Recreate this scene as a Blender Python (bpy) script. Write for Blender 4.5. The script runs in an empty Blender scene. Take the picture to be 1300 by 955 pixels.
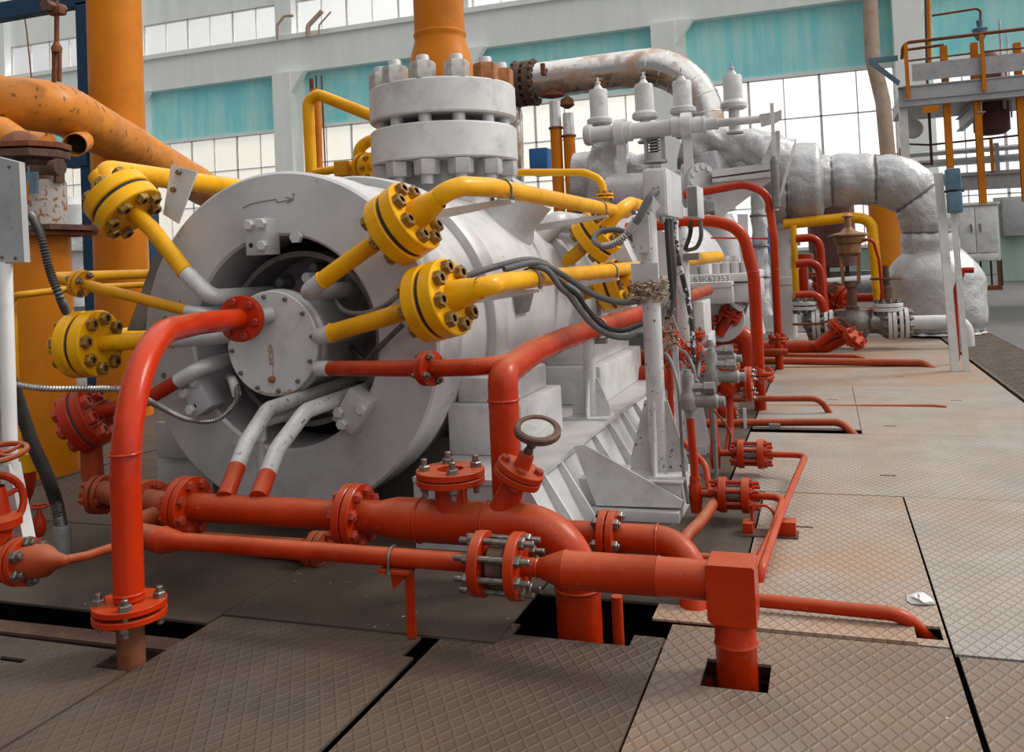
import bpy, bmesh, math, random
from mathutils import Vector as V, Matrix, Quaternion, noise
random.seed(7)
PI = math.pi
scn = bpy.context.scene
COL = scn.collection
# ------------------------------------------------------------------ camera (measured from the vanishing points, in a 1300x955 frame)
F, CX, CY, H = 1130., 650., 306., 1.4
YAW, PIT, RHO = math.radians(19.27), .0266, .045
fw = V((-math.sin(YAW)*math.cos(PIT), math.cos(YAW)*math.cos(PIT), math.sin(PIT)))
rt = V((math.cos(YAW), math.sin(YAW), 0)); up = rt.cross(fw)
def P(px, py, X=None, Y=None, Z=None):
    """the point of the world plane X=, Y= or Z= seen at a pixel of the photograph"""
    a, b = px-CX, CY-py
    x = a*math.cos(RHO)+b*math.sin(RHO); y = -a*math.sin(RHO)+b*math.cos(RHO)
    v = fw+rt*(x/F)+up*(y/F)
    t = X/v.x if X is not None else (Y/v.y if Y is not None else (Z-H)/v.z)
    return v*t+V((0, 0, H))
def make_camera():
    cd = bpy.data.cameras.new('camera'); co = bpy.data.objects.new('camera', cd); COL.objects.link(co)
    r2 = rt*math.cos(RHO)-up*math.sin(RHO); u2 = rt*math.sin(RHO)+up*math.cos(RHO)
    m = Matrix((r2, u2, -fw)).transposed().to_4x4(); m.translation = V((0, 0, H))
    co.matrix_world = m
    cd.sensor_width = 36; cd.sensor_fit = 'HORIZONTAL'; cd.lens = 36*F/1300
    cd.shift_x = (650-CX)/1300; cd.shift_y = -(477.5-CY)/1300
    cd.clip_start = .05; cd.clip_end = 300
    scn.camera = co
make_camera()
# ------------------------------------------------------------------ materials
class NT:
    def __init__(s, name):
        s.m = bpy.data.materials.new(name); s.m.use_nodes = True
        s.t = s.m.node_tree; s.b = s.t.nodes['Principled BSDF']; s.co = s.n('ShaderNodeTexCoord').outputs['Object']
    def n(s, k, **kw):
        n = s.t.nodes.new(k)
        for a, b in kw.items(): setattr(n, a, b)
        return n
    def l(s, a, b): s.t.links.new(a, b)
    def noise(s, scale, detail=4, rough=.55, co=None, dist=0):
        n = s.n('ShaderNodeTexNoise'); n.inputs['Scale'].default_value = scale; n.inputs['Detail'].default_value = detail
        n.inputs['Roughness'].default_value = rough; n.inputs['Distortion'].default_value = dist
        s.l(co or s.co, n.inputs['Vector']); return n.outputs['Fac']
    def ramp(s, fac, *st):
        r = s.n('ShaderNodeValToRGB'); e = r.color_ramp.elements
        while len(e) < len(st): e.new(.5)
        for i, (p, c) in enumerate(st):
            e[i].position = p; e[i].color = (*c, 1) if hasattr(c, '__len__') else (c, c, c, 1)
        s.l(fac, r.inputs[0]); return r.outputs[0]
    def mix(s, fac, a, b):
        m = s.n('ShaderNodeMix', data_type='RGBA')
        for i, v in ((0, fac), (6, a), (7, b)):
            if hasattr(v, 'is_output'): s.l(v, m.inputs[i])
            elif i == 0: m.inputs[0].default_value = v
            else: m.inputs[i].default_value = (*v, 1)
        return m.outputs[2]
    def math(s, op, a, b=None, c=None):
        m = s.n('ShaderNodeMath', operation=op)
        for i, v in enumerate((a, b, c)):
            if v is None: continue
            if hasattr(v, 'is_output'): s.l(v, m.inputs[i])
            else: m.inputs[i].default_value = v
        return m.outputs[0]
    def bump(s, h, strength=.2, dist=.01):
        b = s.n('ShaderNodeBump'); b.inputs['Strength'].default_value = strength; b.inputs['Distance'].default_value = dist
        s.l(h, b.inputs['Height']); s.l(b.outputs[0], s.b.inputs['Normal'])
    def mapped(s, scale=(1, 1, 1), rot=(0, 0, 0)):
        m = s.n('ShaderNodeMapping'); m.inputs['Scale'].default_value = scale; m.inputs['Rotation'].default_value = rot
        s.l(s.co, m.inputs['Vector']); return m.outputs[0]
    def out(s, color=None, rough=None, metal=None):
        for k, v in (('Base Color', color), ('Roughness', rough), ('Metallic', metal)):
            if v is None: continue
            if hasattr(v, 'is_output'): s.l(v, s.b.inputs[k])
            else: s.b.inputs[k].default_value = (*v, 1) if hasattr(v, '__len__') else v
        return s.m
def paint(name, base, var, dust=None, dust_amt=.5, chip=None, rough=.35, metal=0, sc=3., chip_amt=.66, coat=0, bump=.12):
    t = NT(name)
    c = t.mix(t.ramp(t.noise(sc, 5), (.35, 0), (.7, 1)), base, var)
    c = t.mix(t.ramp(t.noise(sc*1.3, 9, .72), (.50, 0), (.68, .6)), c, tuple(v*.62 for v in var))   # grime patches
    if dust:   # dust lies on surfaces that face up
        g = t.n('ShaderNodeNewGeometry'); s = t.n('ShaderNodeSeparateXYZ'); t.l(g.outputs['Normal'], s.inputs[0])
        up_ = t.math('MULTIPLY', t.ramp(s.outputs[2], (.25, 0), (.95, 1)), t.ramp(t.noise(sc*2.5, 6, .65), (.3, .35), (.65, 1)))
        c = t.mix(t.math('MULTIPLY', up_, dust_amt), c, dust)
    if chip:
        k = t.ramp(t.noise(sc*9, 6, .6), (chip_amt, 0), (chip_amt+.03, 1))
        c = t.mix(k, c, chip)
    r = t.ramp(t.noise(sc*4, 4), (.3, rough*.75), (.7, min(1, rough*1.5)))
    t.b.inputs['Specular IOR Level'].default_value = .22
    if coat: t.b.inputs['Coat Weight'].default_value = coat
    t.bump(t.noise(sc*14, 4), bump, .004)
    return t.out(c, r, metal)
M = {}
M['red'] = paint('red_paint', (.43, .028, .0015), (.33, .017, .001), (.38, .125, .05), .6, (.24, .13, .09), .28, chip_amt=.675)
M['red_bright'] = paint('bright_red_paint', (.48, .026, .0015), (.40, .018, .0015), (.42, .12, .045), .35, (.50, .26, .16), .22, chip_amt=.685)
M['red_dusty'] = paint('dusty_red_paint', (.36, .055, .012), (.28, .038, .008), (.36, .17, .10), .6, (.15, .09, .07), .5)
M['red_dark'] = paint('dark_red_paint', (.36, .022, .004), (.26, .015, .003), (.30, .10, .05), .3, (.10, .06, .05), .35)
M['yellow'] = paint('yellow_paint', (.80, .40, .004), (.70, .31, .003), (.72, .42, .05), .15, (.16, .09, .04), .26, chip_amt=.72)
M['yellow_dull'] = paint('dull_yellow_paint', (.68, .32, .006), (.56, .23, .005), (.5, .3, .09), .3, (.14, .08, .04), .35, chip_amt=.7)
M['orange'] = paint('orange_paint', (.58, .185, .003), (.49, .135, .003), None, 0, (.4, .13, .03), .42, sc=1.2, chip_amt=.8)
M['orange_dusty'] = paint('dusty_orange_paint', (.66, .23, .015), (.42, .14, .03), (.40, .22, .10), .5, (.16, .065, .03), .42, sc=1.6, chip_amt=.61)
M['silver'] = paint('silver_paint', (.60, .595, .60), (.43, .425, .44), (.44, .40, .35), .35, (.24, .22, .21), .42, .25, sc=1.7, chip_amt=.69)
M['silver_light'] = paint('light_silver_paint', (.64, .64, .64), (.53, .53, .53), (.6, .57, .5), .2, (.36, .34, .32), .45, .15, sc=3, chip_amt=.73)
M['silver_worn'] = paint('worn_silver_paint', (.60, .60, .60), (.50, .50, .50), (.5, .46, .4), .2, (.09, .08, .075), .4, .25, sc=3.5, chip_amt=.62)
M['silver_dark'] = paint('dark_grey_primer', (.23, .22, .215), (.15, .145, .14), None, 0, (.08, .07, .065), .5, .3, sc=4)
M['mesh_wire'] = paint('worn_mesh_wire', (.26, .215, .18), (.17, .13, .10), None, 0, None, .5, .4, sc=6)
M['fitting'] = paint('grey_fitting', (.30, .29, .28), (.22, .21, .20), None, 0, (.12, .11, .1), .42, .4, sc=10)
M['bronze'] = paint('bronze_casting', (.30, .17, .09), (.22, .11, .055), None, 0, (.5, .4, .3), .4, .6, sc=8)
M['white'] = paint('white_paint', (.70, .70, .69), (.60, .60, .58), None, 0, (.35, .33, .3), .45, sc=3, chip_amt=.72)
M['blue_dark'] = paint('dark_blue_paint', (.012, .045, .10), (.02, .06, .12), None, 0, (.05, .05, .06), .5)
M['blue'] = paint('blue_paint', (.03, .16, .42), (.04, .12, .33), None, 0, (.1, .1, .12), .5)
M['blue_grey'] = paint('blue_grey_paint', (.12, .21, .27), (.09, .16, .21), None, 0, None, .5)
M['steel'] = paint('bare_steel', (.26, .245, .225), (.15, .13, .115), None, 0, (.14, .08, .05), .35, .85, sc=9)
M['bolt'] = paint('bolt_steel', (.27, .245, .22), (.14, .11, .09), None, 0, (.10, .05, .03), .34, .85, sc=40, chip_amt=.62)
M['bolt_y'] = paint('paint_smeared_bolt', (.62, .34, .03), (.16, .10, .06), None, 0, (.07, .045, .03), .32, .3, sc=45, chip_amt=.5)
M['bolt_r'] = paint('red_painted_bolt', (.46, .035, .012), (.28, .05, .03), None, 0, (.16, .11, .09), .36, .2, sc=45, chip_amt=.6)
M['bolt_s'] = paint('silver_painted_bolt', (.50, .49, .47), (.36, .33, .30), None, 0, (.24, .11, .06), .4, .4, sc=14, chip_amt=.64)
M['bolt_rust'] = paint('rusty_bolt', (.40, .17, .07), (.27, .10, .045), None, 0, (.10, .05, .03), .6, .3, sc=14)
M['rust'] = paint('rusty_steel', (.22, .075, .035), (.14, .05, .028), (.3, .18, .12), .4, (.07, .03, .02), .7, .2, sc=5)
M['rust_dark'] = paint('dark_rusted_steel', (.15, .085, .06), (.09, .055, .045), None, 0, (.25, .12, .07), .6, .3, sc=8)
M['rust_pale'] = paint('pale_rusty_pipe', (.50, .40, .33), (.42, .28, .19), None, 0, (.6, .55, .5), .7, sc=.8)
M['brown'] = paint('brown_paint', (.13, .055, .045), (.10, .04, .035), None, 0, (.18, .09, .07), .5, sc=3)
M['gasket'] = paint('dark_gasket', (.035, .032, .03), (.06, .05, .045), None, 0, None, .7)
M['hose'] = paint('grey_rubber_hose', (.13, .13, .135), (.10, .10, .105), (.22, .20, .18), .35, None, .5)
M['hose_black'] = paint('black_rubber_hose', (.035, .035, .037), (.05, .05, .05), (.12, .11, .1), .3, None, .45)
M['hose_white'] = paint('paint_splashed_hose', (.055, .055, .06), (.05, .05, .05), None, 0, (.70, .70, .70), .5, sc=2.4, chip_amt=.53)
M['conduit'] = paint('metal_conduit', (.42, .41, .40), (.30, .29, .28), None, 0, (.15, .14, .13), .3, .8, sc=8)
M['conduit_dark'] = paint('dark_metal_conduit', (.13, .125, .12), (.09, .085, .08), None, 0, (.2, .19, .18), .35, .7, sc=8)
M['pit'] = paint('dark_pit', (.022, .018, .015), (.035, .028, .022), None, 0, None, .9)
M['box_grey'] = paint('grey_enclosure', (.42, .42, .42), (.36, .36, .36), None, 0, (.25, .24, .23), .45, .3)
M['rope'] = paint('frayed_rope', (.42, .33, .25), (.30, .23, .17), None, 0, None, .95, sc=30)
M['glass_gauge'] = paint('clouded_gauge_glass', (.34, .34, .32), (.24, .24, .22), (.5, .48, .42), .3, None, .2, sc=20)
M['concrete_teal'] = None
def wallmat(name, a, b, c, vertical=True):
    t = NT(name)
    st = t.noise(.9, 6, .6, co=t.mapped((2.5, 2.5, .22)))
    k = t.mix(t.ramp(st, (.35, 0), (.65, 1)), a, b)
    k = t.mix(t.ramp(t.noise(.35, 5), (.5, 0), (.72, .8)), k, c)
    return t.out(k, .85)
M['concrete_teal'] = wallmat('teal_painted_concrete', (.26, .76, .78), (.50, .84, .80), (.20, .66, .74))
M['concrete'] = wallmat('pale_concrete', (.84, .86, .82), (.76, .80, .76), (.88, .90, .88))
M['concrete_low'] = wallmat('faded_green_wall', (.30, .44, .38), (.42, .47, .42), (.36, .38, .34))
def steelclad():
    t = NT('aluminium_cladding')
    rust = t.ramp(t.noise(2.2, 6, .65), (.46, 0), (.60, 1))
    g = t.n('ShaderNodeNewGeometry'); s = t.n('ShaderNodeSeparateXYZ'); t.l(t.co, s.inputs[0])
    band = t.ramp(s.outputs[2], (.0, 0), (1, 1))
    c = t.mix(t.math('MULTIPLY', rust, .8), (.60, .59, .57), (.38, .21, .11))
    t.bump(t.noise(9, 3), .25, .02)
    return t.out(c, t.ramp(rust, (0, .13), (1, .45)), t.ramp(rust, (0, .95), (1, .35)))
M['clad'] = steelclad()
def cloth():
    t = NT('silver_insulation_cloth')
    n1 = t.noise(3.6, 2, .5, dist=.6); n2 = t.noise(13, 3, .5, dist=1.5)
    h = t.math('ADD', n1, t.math('MULTIPLY', n2, .4))
    t.bump(h, .6, .04)
    return t.out(t.mix(t.ramp(n2, (.3, 0), (.7, 1)), (.50, .50, .51), (.40, .40, .40)), .40, .35)
M['cloth'] = cloth()
def plate(name, a, b, rusty, scale=1.0, rust_amt=.5, flat=1):
    t = NT(name); t.b.inputs['Specular IOR Level'].default_value = .3
    def fam(ang, sp):
        w = t.n('ShaderNodeTexWave'); w.bands_direction = 'X'; w.wave_profile = 'SIN'
        w.inputs['Scale'].default_value = 1.0; w.inputs['Distortion'].default_value = 0
        t.l(t.mapped((PI*2/20/sp,)*3, (0, 0, ang)), w.inputs['Vector'])
        return t.ramp(w.outputs['Fac'], (.80, 0), (.97, 1))
    g = t.math('MAXIMUM', fam(math.radians(32), .042*scale), fam(math.radians(-32), .042*scale))
    dirt = t.ramp(t.noise(1.1, 6, .62), (.38, 0), (.68, 1))
    c = t.mix(t.math('MULTIPLY', dirt, rust_amt), t.mix(t.ramp(t.noise(2.4, 5), (.35, 0), (.7, 1)), a, b), rusty)
    c = t.mix(t.math('MULTIPLY', g, .30), c, (.10, .085, .075))
    sp = t.ramp(t.noise(36, 3), (.735, 0), (.75, 1))
    c = t.mix(t.math('MULTIPLY', sp, t.ramp(t.noise(2.0, 3), (.52, 0), (.6, 1))), c, (.68, .67, .63))
    t.bump(t.math('ADD', g, t.math('MULTIPLY', t.noise(20, 4), .25)), .55*flat, .006)
    return t.out(c, t.ramp(t.noise(5, 4), (.3, .40), (.7, .65)), .08)
M['plate'] = plate('worn_tread_plate', (.36, .325, .295), (.28, .25, .225), (.34, .22, .13))
M['plate_rust'] = plate('rust_tinted_tread_plate', (.36, .305, .26), (.29, .235, .19), (.38, .20, .095), 1, .75)
M['plate_mid'] = plate('brown_tread_plate', (.19, .155, .13), (.14, .11, .09), (.25, .14, .07), 1.1, .7)  # brown front plates, darkened in colour for the weaker light there
M['plate_dimmed'] = plate('dimmed_tread_plate', (.085, .067, .053), (.055, .042, .033), (.12, .068, .040), 1.15, .6)  # brown plate; colour also carries the dimmer light of the foreground
def sheet(name, a, b):
    t = NT(name)
    c = t.mix(t.ramp(t.noise(2.0, 6, .65), (.35, 0), (.68, 1)), a, b)
    sp = t.ramp(t.noise(42, 3), (.70, 0), (.715, 1))
    c = t.mix(t.math('MULTIPLY', sp, t.ramp(t.noise(2.6, 3), (.46, 0), (.6, 1))), c, (.6, .56, .48))
    t.bump(t.noise(6, 6, .7), .4, .012)
    return t.out(c, .6, .1)
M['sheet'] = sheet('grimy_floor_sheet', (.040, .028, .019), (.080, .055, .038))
M['hall'] = sheet('grey_hall_floor', (.125, .118, .112), (.09, .084, .08))
def glassmat(name, tint, op):
    t = NT(name); nt = t.t
    tr = t.n('ShaderNodeBsdfTransparent'); tr.inputs[0].default_value = (1, 1, 1, 1)
    tl = t.n('ShaderNodeBsdfTranslucent'); tl.inputs[0].default_value = (*tint, 1)
    gl = t.n('ShaderNodeBsdfGlossy'); gl.inputs['Roughness'].default_value = .15
    m1 = t.n('ShaderNodeMixShader'); m1.inputs[0].default_value = op
    m2 = t.n('ShaderNodeMixShader'); m2.inputs[0].default_value = .05
    t.l(tr.outputs[0], m1.inputs[1]); t.l(tl.outputs[0], m1.inputs[2]); t.l(m1.outputs[0], m2.inputs[1]); t.l(gl.outputs[0], m2.inputs[2])
    t.l(m2.outputs[0], nt.nodes['Material Output'].inputs[0]); return t.m
M['glass'] = glassmat('window_glass', (.95, .95, .93), .06)
M['glass_warm'] = glassmat('warm_frosted_glass', (.98, .93, .78), .30)
# ------------------------------------------------------------------ mesh building
def ortho(ax):
    ax = ax.normalized(); h = V((0, 0, 1)) if abs(ax.z) < .9 else V((1, 0, 0))
    u = h.cross(ax).normalized(); return u, ax.cross(u).normalized()
def tocurve(pts, fil, n=7, mx=.49):
    pts = [V(p) for p in pts]; out = [pts[0]]
    for i in range(1, len(pts)-1):
        a, b, c = pts[i-1], pts[i], pts[i+1]
        d1 = (a-b); d2 = (c-b); l1, l2 = d1.length, d2.length; d1 /= l1; d2 /= l2
        f = fil[i-1] if hasattr(fil, '__len__') else fil
        ang = d1.angle(d2)
        if f <= 0 or ang > PI-.03: out.append(b); continue
        t = min(f/math.tan(ang/2), l1*mx, l2*mx); r = t*math.tan(ang/2)
        bis = (d1+d2).normalized(); cen = b+bis*(r/math.sin(ang/2))
        p1 = b+d1*t; p2 = b+d2*t; v1 = (p1-cen); v2 = (p2-cen); tot = v1.angle(v2); axn = v1.cross(v2).normalized()
        for k in range(n+1): out.append(cen+Quaternion(axn, tot*k/n) @ v1)
    out.append(pts[-1]); return out
def smooth_path(pts, n=8):
    pts = [V(p) for p in pts]; q = [pts[0]*2-pts[1]]+pts+[pts[-1]*2-pts[-2]]; out = []
    for i in range(1, len(q)-2):
        a, b, c, d = q[i-1:i+3]
        for k in range(n):
            t = k/n
            out.append(.5*((2*b)+(c-a)*t+(2*a-5*b+4*c-d)*t*t+(3*b-a-3*c+d)*t**3))
    out.append(pts[-1]); return out
def resample(pts, step):
    L = [0]
    for a, b in zip(pts, pts[1:]): L.append(L[-1]+(b-a).length)
    n = max(2, int(L[-1]/step)); out = []; j = 0
    for k in range(n+1):
        s = L[-1]*k/n
        while j < len(pts)-2 and L[j+1] < s: j += 1
        d = L[j+1]-L[j]; out.append(pts[j].lerp(pts[j+1], (s-L[j])/d if d > 1e-9 else 0))
    return out
def sweep(bm, pts, r, seg=18, rf=None, caps=True):
    n = len(pts); rings = []; T = []
    for i in range(n):
        T.append((pts[min(i+1, n-1)]-pts[max(i-1, 0)]).normalized())
    u, _ = ortho(T[0])
    for i in range(n):
        if i:
            q = T[i-1].rotation_difference(T[i]); u = q @ u
        u = (u-T[i]*u.dot(T[i])).normalized(); w = T[i].cross(u)
        rr = r[i] if hasattr(r, '__len__') else r
        k = 1
        if 0 < i < n-1:
            pass
        ring = []
        for j in range(seg):
            a = 2*PI*j/seg; d = u*math.cos(a)+w*math.sin(a)
            q_ = pts[i]+d*rr
            if rf: q_ = rf(q_, d, i, j, rr)
            ring.append(bm.verts.new(q_))
        rings.append(ring)
    for a, b in zip(rings, rings[1:]):
        for j in range(seg): bm.faces.new((a[j], a[(j+1) % seg], b[(j+1) % seg], b[j]))
    if caps:
        bm.faces.new(rings[0][::-1]); bm.faces.new(rings[-1])
    return bm
def tube(pts, r, fil=0, seg=18, bm=None, welds=()):
    bm = bm or bmesh.new(); c = tocurve(pts, fil); sweep(bm, c, r, seg)
    for p, d in welds: torus(bm, V(p), V(d), r*1.0, r*.07+.002, seg, 6)
    return bm
def torus(bm, c, ax, R, r, seg=24, s2=8):
    u, w = ortho(ax); ax = ax.normalized(); rings = []
    for i in range(seg):
        a = 2*PI*i/seg; d = u*math.cos(a)+w*math.sin(a)
        rings.append([bm.verts.new(c+d*(R+r*math.cos(2*PI*j/s2))+ax*(r*math.sin(2*PI*j/s2))) for j in range(s2)])
    for i in range(seg):
        a, b = rings[i], rings[(i+1) % seg]
        for j in range(s2): bm.faces.new((a[j], b[j], b[(j+1) % s2], a[(j+1) % s2]))
    return bm
def lathe(bm, o, ax, prof, seg=32, closed=False):
    o = V(o); ax = V(ax).normalized(); u, w = ortho(ax); rings = []
    for t, r in prof:
        if r < 1e-5: rings.append([bm.verts.new(o+ax*t)])
        else: rings.append([bm.verts.new(o+ax*t+(u*math.cos(2*PI*j/seg)+w*math.sin(2*PI*j/seg))*r) for j in range(seg)])
    prs = list(zip(rings, rings[1:]))
    if closed: prs.append((rings[-1], rings[0]))
    for a, b in prs:
        for j in range(seg):
            k = (j+1) % seg
            if len(a) == 1 and len(b) == 1: continue
            if len(a) == 1: bm.faces.new((a[0], b[k], b[j]))
            elif len(b) == 1: bm.faces.new((a[j], a[k], b[0]))
            else: bm.faces.new((a[j], a[k], b[k], b[j]))
    return bm
def disc(bm, c, ax, R, t, seg=32, bore=0, ch=None):
    ch = min(t, R)*.08 if ch is None else ch
    pr = [(-t/2, bore), (-t/2, R-ch), (-t/2+ch, R), (t/2-ch, R), (t/2, R-ch), (t/2, bore)]
    return lathe(bm, c, ax, pr, seg, closed=bore > 0)
def box(bm, c, s, rot=None, bev=0):
    m = Matrix.Translation(V(c)) @ (rot.to_4x4() if rot else Matrix.Identity(4)) @ Matrix.Diagonal((s[0], s[1], s[2], 1))
    r = bmesh.ops.create_cube(bm, size=1, matrix=m)
    if bev:
        vs = set(r['verts']); es = [e for e in bm.edges if e.verts[0] in vs and e.verts[1] in vs]
        bmesh.ops.bevel(bm, geom=es, offset=bev, segments=2, profile=.5, affect='EDGES')
    return bm
def bx(x0, x1, y0, y1, z0, z1, bev=0, bm=None):
    return box(bm or bmesh.new(), ((x0+x1)/2, (y0+y1)/2, (z0+z1)/2), (abs(x1-x0), abs(y1-y0), abs(z1-z0)), None, bev)
def bar(bm, a, b, w, t, side=None):
    """rectangular bar from a to b, w wide along side, t thick"""
    a, b = V(a), V(b); d = (b-a).normalized()
    s = (V(side) if side else ortho(d)[0]); s = (s-d*s.dot(d)).normalized(); n = d.cross(s)
    vs = [bm.verts.new(p+s*(i*w/2)+n*(j*t/2)) for p in (a, b) for i, j in ((-1, -1), (1, -1), (1, 1), (-1, 1))]
    for f in ((0, 1, 2, 3), (7, 6, 5, 4), (0, 4, 5, 1), (1, 5, 6, 2), (2, 6, 7, 3), (3, 7, 4, 0)): bm.faces.new([vs[i] for i in f])
    return bm
def prism(poly, th, bm=None):
    bm = bm or bmesh.new(); th = V(th); a = [bm.verts.new(V(p)) for p in poly]; b = [bm.verts.new(V(p)+th) for p in poly]
    bm.faces.new(a[::-1]); bm.faces.new(b); n = len(a)
    for i in range(n): bm.faces.new((a[i], a[(i+1) % n], b[(i+1) % n], b[i]))
    return bm
def ibeam(a, b, h, w, t, upv=(0, 0, 1), bm=None):
    bm = bm or bmesh.new(); a, b, u_ = V(a), V(b), V(upv); d = (b-a).normalized(); u_ = (u_-d*u_.dot(d)).normalized(); s = d.cross(u_)
    bar(bm, a+u_*(h/2-t/2), b+u_*(h/2-t/2), w, t, s); bar(bm, a-u_*(h/2-t/2), b-u_*(h/2-t/2), w, t, s); bar(bm, a, b, t, h-2*t, s)
    return bm
def mesh_of(bm, name, mat, ang=35):
    bmesh.ops.recalc_face_normals(bm, faces=bm.faces[:])
    me = bpy.data.meshes.new(name); bm.to_mesh(me); bm.free()
    if mat: me.materials.append(M[mat] if isinstance(mat, str) else mat)
    me.polygons.foreach_set('use_smooth', [True]*len(me.polygons))
    me.set_sharp_from_angle(angle=math.radians(ang)); return me
# ------------------------------------------------------------------ scene objects
def tag(o, label, cat=None, group=None, kind=None):
    if label: o['label'] = label
    if cat: o['category'] = cat
    if group: o['group'] = group
    if kind: o['kind'] = kind
    return o
def thing(name, label, cat, loc, group=None):
    o = bpy.data.objects.new(name, None); o.location = V(loc); o.empty_display_size = .1; COL.objects.link(o)
    return tag(o, label, cat, group)
def par(o, p):
    if p is not None:
        o.parent = p
        if p.type == 'EMPTY': o.matrix_parent_inverse = Matrix.Translation(-p.location)
    return o
def obj(name, bm, mat, parent=None, label=None, ang=35):
    o = bpy.data.objects.new(name, mesh_of(bm, name, mat, ang)); COL.objects.link(o); par(o, parent)
    if label: o['label'] = label
    return o
def solo(name, bm, mat, label, cat, group=None, kind=None, ang=35):
    return tag(obj(name, bm, mat, None, None, ang), label, cat, group, kind)
def struct(name, bm, mat, parent=None, ang=35):
    o = obj(name, bm, mat, parent, None, ang)
    if parent is None: o['kind'] = 'structure'
    return o
def inst(name, me, mtx, parent=None):
    o = bpy.data.objects.new(name, me); COL.objects.link(o)
    if parent is not None:
        o.parent = parent
        if parent.type == 'EMPTY': o.matrix_parent_inverse = Matrix.Translation(-parent.location)
    o.matrix_basis = mtx; return o
def frame(c, ax, spin=0):
    ax = V(ax).normalized(); u, w = ortho(ax)
    a = u*math.cos(spin)+w*math.sin(spin); b = ax.cross(a)
    m = Matrix((a, b, ax)).transposed().to_4x4(); m.translation = V(c); return m
_mc = {}
def stud_mesh(L, r, grip, mat, nut=1.0):
    """a stud along Z of length L with a hexagonal nut outside each face of the grip"""
    k = (round(L, 4), round(r, 4), round(grip, 4), mat)
    if k in _mc: return _mc[k]
    bm = bmesh.new()
    lathe(bm, (0, 0, 0), (0, 0, 1), [(-L/2, 0), (-L/2, r*.8), (-L/2+r*.3, r), (L/2-r*.3, r), (L/2, r*.8), (L/2, 0)], 10)
    nh = 1.7*r*nut; R = r*1.85
    for s in (-1, 1):
        z0 = s*grip/2; prof = [(z0, r*.9), (z0, R), (z0+s*nh*.8, R), (z0+s*nh, R*.86), (z0+s*nh, r*.9)]
        lathe(bm, (0, 0, 0), (0, 0, 1), prof, 6)
    _mc[k] = mesh_of(bm, 'stud', mat, 25); return _mc[k]
def flange(parent, c, ax, R, t, gap=.006, n=8, br=.010, rb=None, mat='red', bmat='bolt', bore=.0, gmat='gasket', stick=1.6, spin=.2, single=False, name='flange', studn='stud', gR=.8, seg=36):
    """a bolted flange joint: two discs, a gasket, n studs"""
    c = V(c); ax = V(ax).normalized(); rb = rb or R*.78
    if single:
        f = obj(name, disc(bmesh.new(), c, ax, R, t, seg, bore), mat, parent); grip = t
    else:
        d = ax*(gap/2+t/2)
        f = obj(name, disc(bmesh.new(), c+d, ax, R, t, seg, bore), mat, parent)
        obj(name, disc(bmesh.new(), c-d, ax, R, t, seg, bore), mat, parent)
        obj('gasket', disc(bmesh.new(), c, ax, R*gR, gap, seg, bore), gmat, parent); grip = 2*t+gap
    sm = stud_mesh(grip+br*2*stick*2, br, grip, bmat); u, w = ortho(ax)
    for k in range(n):
        a = 2*PI*k/n+spin; p = c+(u*math.cos(a)+w*math.sin(a))*rb
        inst(studn, sm, frame(p, ax, a), f)
    return f
def ring(parent, c, ax, R, r, mat, name='clamp'):
    return obj(name, torus(bmesh.new(), V(c), V(ax), R, r), mat, parent)
def ubolt(parent, c, ax, R, r, mat='steel', down=.05, name='u_bolt'):
    """a round-bar clip over a pipe: half ring and two threaded legs"""
    c = V(c); ax = V(ax).normalized(); s = ax.cross(V((0, 0, 1))).normalized(); u_ = s.cross(ax).normalized()
    pts = [c-s*R-u_*down]+[c-s*(R*math.cos(PI*k/12))+u_*(R*math.sin(PI*k/12)) for k in range(13)]+[c+s*R-u_*down]
    bm = bmesh.new(); sweep(bm, pts, r, 8)
    for q in (-1, 1): lathe(bm, c+s*R*q-u_*down*.8, u_, [(-.008, 0), (-.008, r*2.1), (.008, r*2.1), (.008, 0)], 6)
    return obj(name, bm, mat, parent)
def handwheel(parent, c, ax, R, r, mat, spokes=4, hub=None, label=None, spin=.4):
    bm = torus(bmesh.new(), V(c), V(ax), R, r, 28, 8); u, w = ortho(V(ax)); a_ = V(ax).normalized()
    lathe(bm, c, ax, [(-r*1.4, 0), (-r*1.4, r*2), (r*1.4, r*2), (r*1.4, 0)], 12)
    for k in range(spokes):
        a = 2*PI*k/spokes+spin; d = u*math.cos(a)+w*math.sin(a)
        sweep(bm, [V(c)+d*r, V(c)+d*R*.5-a_*r*.8, V(c)+d*R], r*.72, 8)
    return obj('handwheel', bm, mat, parent, label)
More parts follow.
